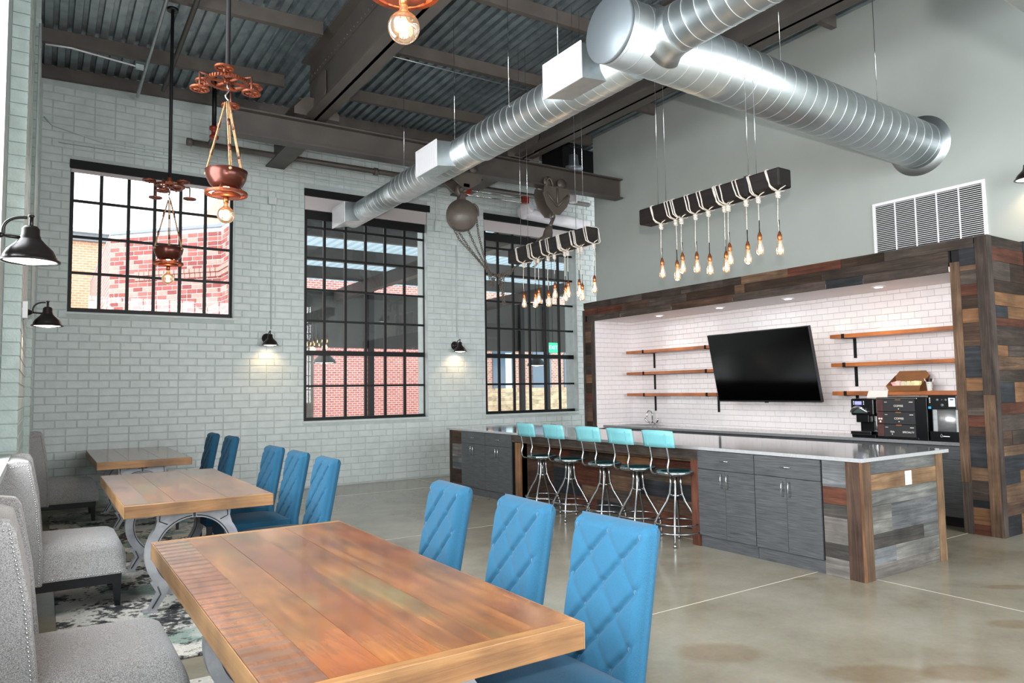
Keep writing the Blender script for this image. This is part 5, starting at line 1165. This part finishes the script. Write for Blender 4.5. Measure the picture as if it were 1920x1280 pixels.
bh = MB().box(-.35, .62, -.4, .25, -.37, .20).build('bulkhead', m_blackmatte, None, (8.35, 10.68, 5.80)); tag(bh, 'black boxed bulkhead under the deck where the green wall turns away', 'bulkhead')
sd = thing('smoke_detector', 'round white smoke detector on the purlin behind the nearest globe bulb', 'detector', (3.39, 7.95, 5.62)); MB().lathe([(.0, -.085), (.055, -.08), (.062, -.05), (.062, -.02), (.05, -.01), (.05, .0)], (0, 0, 0), 24).build('head', m_plate, sd); MB().lathe([(.055, 0), (.055, .05)], (0, 0, 0), 12).build('base', m_blackmatte, sd)
MB().tube([(.05, .05, .03), (.6, .1, .06), (3.0, .12, .10)], .008, 6).build('conduit', m_galv, sd)

# ------------------------------------------------------------------ chain hoists on the crossbeam
def link_chain(pts, r=.0055, w=.016, l=.044, name='chain', parent=None, mat=None):
    mb = MB(); P = [Vector(p) for p in pts]; acc = 0; out = []
    for a, b in zip(P[:-1], P[1:]):
        d = (b-a).length; s = acc
        while s < d: out.append((a+(b-a)*(s/d), (b-a).normalized())); s += l*.74
        acc = s-d
    for i, (p, t) in enumerate(out):
        q = t.to_track_quat('Z', 'Y').to_matrix() @ RZ((i % 2)*PI/2)
        loop = [p + q @ Vector((w*math.cos(a), 0, (l/2-w)*(1 if math.sin(a) > 0 else -1)+w*math.sin(a))) for a in [2*PI*k/8+.01 for k in range(8)]]
        mb.tube(loop, r, 4, True)
    return mb.build(name, mat or m_hoist, parent, kind='stuff')
ho = thing('chain_hoist', 'old brown painted chain hoist with round drum and hanging chains', 'hoist', (5.22, 9.2, 4.09))
MB().lathe([(0, -.13), (.06, -.13), (.07, -.115), (.12, -.11), (.13, -.12), (.205, -.115), (.23, -.09), (.235, -.02), (.215, 0), (.215, .03), (.235, .05), (.23, .10), (0, .12)], (0, 0, 0), 40, RX(PI/2) @ RY(0)).build('drum', m_hoist, ho).rotation_euler = (0, 0, -.5)
MB().prism([(-.07, .20), (.06, .20), (.03, .33), (-.04, .33)], -.05, .05, 'y').build('neck', m_hoist, ho)
MB().tube(bez((0, 0, .30), (-.08, 0, .34), (-.10, 0, .44), (.0, 0, .47), 8) + bez((.0, 0, .47), (.07, 0, .47), (.09, 0, .40), (.04, 0, .37), 6)[1:], [.035]*12+[.03, .022, .015], 8).build('hook', m_hoist, ho)
MB().prism([(-.26, .62), (.28, .62), (.24, .50), (.06, .38), (-.05, .38), (-.22, .50)], -.16, -.13, 'y').prism([(-.26, .62), (.28, .62), (.24, .50), (.06, .38), (-.05, .38), (-.22, .50)], .13, .16, 'y').box(-.05, .05, -.16, .16, .40, .45).build('trolley_plate', m_hoist, ho)
for sx in (-.15, .15):
    for sy in (-1, 1): MB().lathe([(0, -.025), (.06, -.025), (.07, .02), (0, .025)], (sx, sy*.10, .70), 16, RX(PI/2)).build('trolley_wheel', m_hoist, ho)
MB().tube(bez((.13, -.05, .16), (.22, -.05, .24), (.28, -.05, .10), (.25, -.05, .02), 8), .02, 6).build('guide_arm', m_hoist, ho)
cs = [[(-.20, 0, -.12), (-.05, -.02, -.38), (.25, 0, -.62), (.42, .0, -.78), (.55, .02, -.92)], [(-.05, .04, -.22), (.12, .02, -.45), (.34, .0, -.70), (.50, .0, -.85)], [(.23, -.04, .0), (.27, -.03, -.25), (.37, 0, -.55), (.48, 0, -.80), (.56, .02, -.98)], [(.12, .02, -.20), (.22, .0, -.42), (.38, .02, -.66), (.52, .03, -.83)],
      [(.50, 0, -.82), (.62, .0, -.86), (.75, .02, -.80), (.9, .0, -.74), (1.15, 0, -.55), (1.38, 0, -.32)], [(.56, .03, -.90), (.66, .0, -.84), (.8, .0, -.86), (.95, .0, -.72), (1.2, 0, -.48), (1.42, 0, -.20)], [(.74, 0, -.84), (.73, 0, -1.05), (.72, 0, -1.30)], [(.70, .02, -.86), (.69, .02, -1.02), (.75, 0, -1.28)], [(.46, 0, -.84), (.50, 0, -1.0), (.56, .02, -1.02), (.58, 0, -.86)], [(.66, 0, -.84), (.64, 0, -.98), (.69, .02, -.99), (.71, 0, -.84)]]
for c_ in cs: link_chain(c_, parent=ho)
h2 = thing('trolley_hoist', 'second brown painted trolley block with pointed frame and hook on the crossbeam', 'hoist', (6.92, 9.2, 4.62))
for s in (-1, 1):
    MB().prism([(-.24, .12), (-.27, .0), (-.20, -.18), (-.05, -.33), (.05, -.33), (.20, -.18), (.27, .0), (.24, .12)], s*.13-.012, s*.13+.012, 'y').build('side_plate', m_hoist, h2)
    for k in range(3):
        a = (-.8, 0, .8)[k]; MB().tube([(.0, s*.15, -.20), (.30*math.sin(a), s*.15, -.2+.30*math.cos(a))], .018, 6).build('rib', m_hoist, h2)
    for x in (-.14, .14): MB().lathe([(0, -.025), (.075, -.025), (.09, .02), (0, .025)], (x, s*.08, .20), 18, RX(PI/2)).build('trolley_wheel', m_hoist, h2)
    MB().tube(bez((-.2, s*.14, .10), (-.22, s*.14, .28), (-.10, s*.14, .30), (-.08, s*.14, .12), 8), .016, 6).build('wheel_guard', m_hoist, h2)
MB().tube([(.045*math.cos(a), 0, -.33+.055*math.sin(a)) for a in [2*PI*k/14 for k in range(14)]], .018, 8, True).build('shackle', m_hoist, h2)
MB().tube([(.02, 0, -.36), (-.03, 0, -.46), (-.05, 0, -.52)], .03, 8).build('swivel', m_hoist, h2)
MB().lathe([(0, 0), (.05, -.01), (.075, -.10), (.085, -.2), (.13, -.24), (.14, -.32), (.12, -.38), (.05, -.42), (0, -.42)], (-.06, 0, -.50), 14, RY(.25) ).build('load_block', m_hoist, h2)
link_chain([(-.22, 0, -.86), (-.35, 0, -1.0), (-.5, 0, -1.2)], parent=h2); link_chain([(-.12, 0, -.90), (-.22, 0, -1.05), (-.45, 0, -1.25)], parent=h2)

# ------------------------------------------------------------------ outside: yard, brick building, covered patio
gd = MB().box(-30, 60, 11.42, 70, -.3, -.05).build('ground', M('pale_paving', '#d8d4cc', .9), kind='structure')
b1 = thing('brick_building', 'red brick building with corbel courses and grey coping seen through the bright window', 'building', (1.2, 17.74, 0))
A0, A1, A2 = (1.2, 17.74), (3.1, 15.71), (3.16, 14.3); ZT_ = 5.0
def wallseg(p, q, z1, mat, parent, org, th=.3, z0=0):
    d = Vector((q[0]-p[0], q[1]-p[1], 0)); L = d.length; d.normalize(); nrm = Vector((d.y, -d.x, 0)); a = Vector((p[0]-org[0], p[1]-org[1], 0))
    mb = MB(); v = []
    for z in (z0, z1): v += [a+Vector((0, 0, z)), a+d*L+Vector((0, 0, z)), a+d*L-nrm*th+Vector((0, 0, z)), a-nrm*th+Vector((0, 0, z))]
    mb.add(v, [(0,3,2,1),(4,5,6,7),(0,1,5,4),(1,2,6,5),(2,3,7,6),(3,0,4,7)]); return mb, d, nrm, L
fp, d1, n1, L1 = wallseg(A0, A1, ZT_, m_rbm, b1, A0); fp.build('front_wall', m_rbm, b1)
fp2, d2_, n2_, L2 = wallseg(A1, A2, ZT_, m_rbm, b1, A0); fp2.build('return_wall', m_rbm, b1)
fp3, d3, n3, L3 = wallseg((1.22, 25.8), A0, ZT_, m_farbrick, b1, A0); fp3.build('side_wall', m_farbrick, b1)
def place_on(p, d, nrm, org):
    ang = math.atan2(d.y, d.x)
    return lambda u, z: ((p[0]-org[0]+d.x*u+nrm.x*.001, p[1]-org[1]+d.y*u+nrm.y*.001, z), ang)
rb = lay(0, L1, 2.2, ZT_-.05, .1, .245, [], 31, .013)
brickwork(b1, rb, place_on(A0, d1, n1, A0), m_rb, lambda u: -u[2], 220)
rb = lay(0, L2, 2.2, ZT_-.05, .1, .245, [], 32, .013)
brickwork(b1, rb, place_on(A1, d2_, n2_, A0), m_rb, lambda u: -u[2], 80)
den = MB()
for row, (z, out) in enumerate(((3.98, .05), (4.08, .07))):
    u = .75
    while u < L1-.02:
        c = Vector((A0[0]-A0[0]+d1.x*u, d1.y*u, z)) + n1*out*.5; den.obox(c, (.108, out, .085), Matrix((d1, -n1, Vector((0, 0, 1)))).transposed()); u += .125
    u = .06
    while u < L2: c = Vector((A1[0]-A0[0]+d2_.x*u, A1[1]-A0[1]+d2_.y*u, z)) + n2_*out*.5; den.obox(c, (.108, out, .085), Matrix((d2_, -n2_, Vector((0, 0, 1)))).transposed()); u += .125
den.build('corbel_course', m_rb[3], b1)
for (p, q) in ((A0, A1), (A1, A2), ((1.22, 25.8), A0)):
    cpm, *_ = wallseg(p, q, ZT_+.06, m_coping, b1, A0, .36, ZT_-.03); cpm.build('coping', m_coping, b1)
b2 = thing('orange_brick_building', 'distant pale orange brick building with white gutter left in the bright window', 'building', (-3, 26.5, 0))
MB().box(-6, 4.8, 0, 6, 0, 6.7).build('facade', m_orangebrick, b2); MB().box(-6, 4.9, -.3, 0, 6.7, 6.82).build('gutter', m_whitemetal, b2); MB().box(-6, 4.9, -.15, .1, 6.45, 6.70).build('fascia', m_cap, b2)
b3 = thing('gable_building', 'distant brick gable with dark window above the red coping in the bright window', 'building', (8.2, 34, 0))
MB().box(-1.2, 6, 0, 6, 0, 11).build('facade', m_orangebrick, b3); MB().box(-1.25, -.4, -.05, .05, 7.9, 8.9).build('window', m_cap, b3)
# covered patio
pa = thing('patio_canopy', 'steel patio canopy with corrugated deck outside the two dark windows', 'canopy', (7, 14, 0))
mb = MB(); x = -3.6; prof = []
while x < 20: prof += [(x, 0), (x+.15, 0), (x+.17, .06), (x+.26, .06)]; x += .28
n = len(prof); v = [(px, y-14, 5.5+pz) for y in (11.42, 25.0) for px, pz in prof]
mb.add(v, [(i, i+1, n+i+1, n+i) for i in range(n-1)]).build('deck', m_deckout, pa)
for y in (13.2, 16.2, 19.2, 22.2): MB().box(-3.6, 20, y-14-.07, y-14+.07, 5.12, 5.5).build('beam', m_steel, pa)
for x in (8.9, 15.2): MB().box(x-7-.13, x-7+.13, -2.5, 11, 4.75, 5.15).build('rafter', m_steel, pa)
MB().box(-3.6, 20, 10.9, 11.05, 3.08, 5.15).build('end_fascia', M('dark_fascia', '#34332f', .6), pa)
for x in (10.15, 16.9, 18.2, 20.6): MB().box(x-7-.10, x-7+.10, 10.7, 10.88, 0, 5.2).build('column', m_black, pa)
fw_ = thing('yard_wall', 'tall red brick wall beyond the patio seen through the middle window', 'wall', (13, 31, 0)); MB().box(-8.5, 6, 0, .3, 0, 7).build('brick_face', m_farbrick, fw_)
MB().box(-3.3, -3.0, -.06, 0, 0, 4).build('downpipe', m_steel, fw_)
b4 = thing('brown_brick_building', 'brown brick building with arched windows seen through the right dark window', 'building', (23.5, 33, 0)); MB().box(-4.2, 12, 0, .4, 0, 9).build('facade', m_brownbrick, b4)
m_wg = M('window_blue', '#52677a', .15); m_wl = M('window_light', '#b8d4dc', .3)
for x in (-2.3, .35, 2.6, 5.0):
    wv = MB().prism([(x-.65, .8), (x+.65, .8), (x+.65, 3.5)] + [(x+.65*math.cos(a), 3.5+.35*math.sin(a)) for a in [PI*k/8 for k in range(1, 8)]] + [(x-.65, 3.5)], -.06, -.02, 'y').build('window', m_wg, b4)
    MB().box(x+.15, x+.55, -.075, -.061, .9, 3.5).build('pane', m_wl, wv)
fe = thing('wood_fence', 'pale horizontal slat fence beyond the patio in the right dark window', 'fence', (20.5, 27.5, 0))
for k in range(8): MB().box(-3.6, 5.5, 0, .03, .02+k*.192, .02+k*.192+.182).build('slat', m_fence, fe)
for x in (-3.4, 0, 4): MB().box(x-.05, x+.05, .03, .13, 0, 1.55).build('post', m_fence, fe)
def dome():
    t = thing('dome_pendant', '', 'pendant light', (0, 0, 0), 0, 'dome lamps in the patio')
    MB().lathe([(.03, .24), (.04, .20), (.06, .17), (.12, .12), (.20, .04), (.215, .0), (.235, -.01), (.215, -.008), (.19, .03), (.0, .15)], (0, 0, 0), 32).build('shade', m_bronze, t)
    MB().tube([(0, 0, .24), (0, 0, 3.1)], .01, 6).build('stem', m_black, t); MB().lathe([(0, -.02), (.18, -.002), (.19, .004), (0, .008)], (0, 0, 0), 24).build('diffuser', m_lampglow, t); return t
dm = dome(); dm.location = (4.42, 13.05, 2.03); dm['label'] = 'dome pendant lamp outside, seen through the middle window'
dup(dm, (9.30, 13.05, 2.01), 0, 'dome pendant lamp outside, seen through the right dark window')
ex = thing('exit_sign', 'glowing green exit sign seen through the right dark window', 'sign', (9.36, 12.5, 2.375)); MB().box(-.125, .125, 0, .03, -.11, .11).build('panel', m_exitb, ex, bevel=.003); MB().box(-.118, .118, -.002, 0, -.105, .105).build('face', m_exit, ex)
text('EXIT', .115, 'lettering', emit('exit_letters', (.75, 1, .85), 1.3), ex, (0, -.003, 0), (PI/2, 0, 0)); MB().tube([(0, .015, .11), (0, .015, 2.8)], .006, 6).build('stem', m_black, ex)
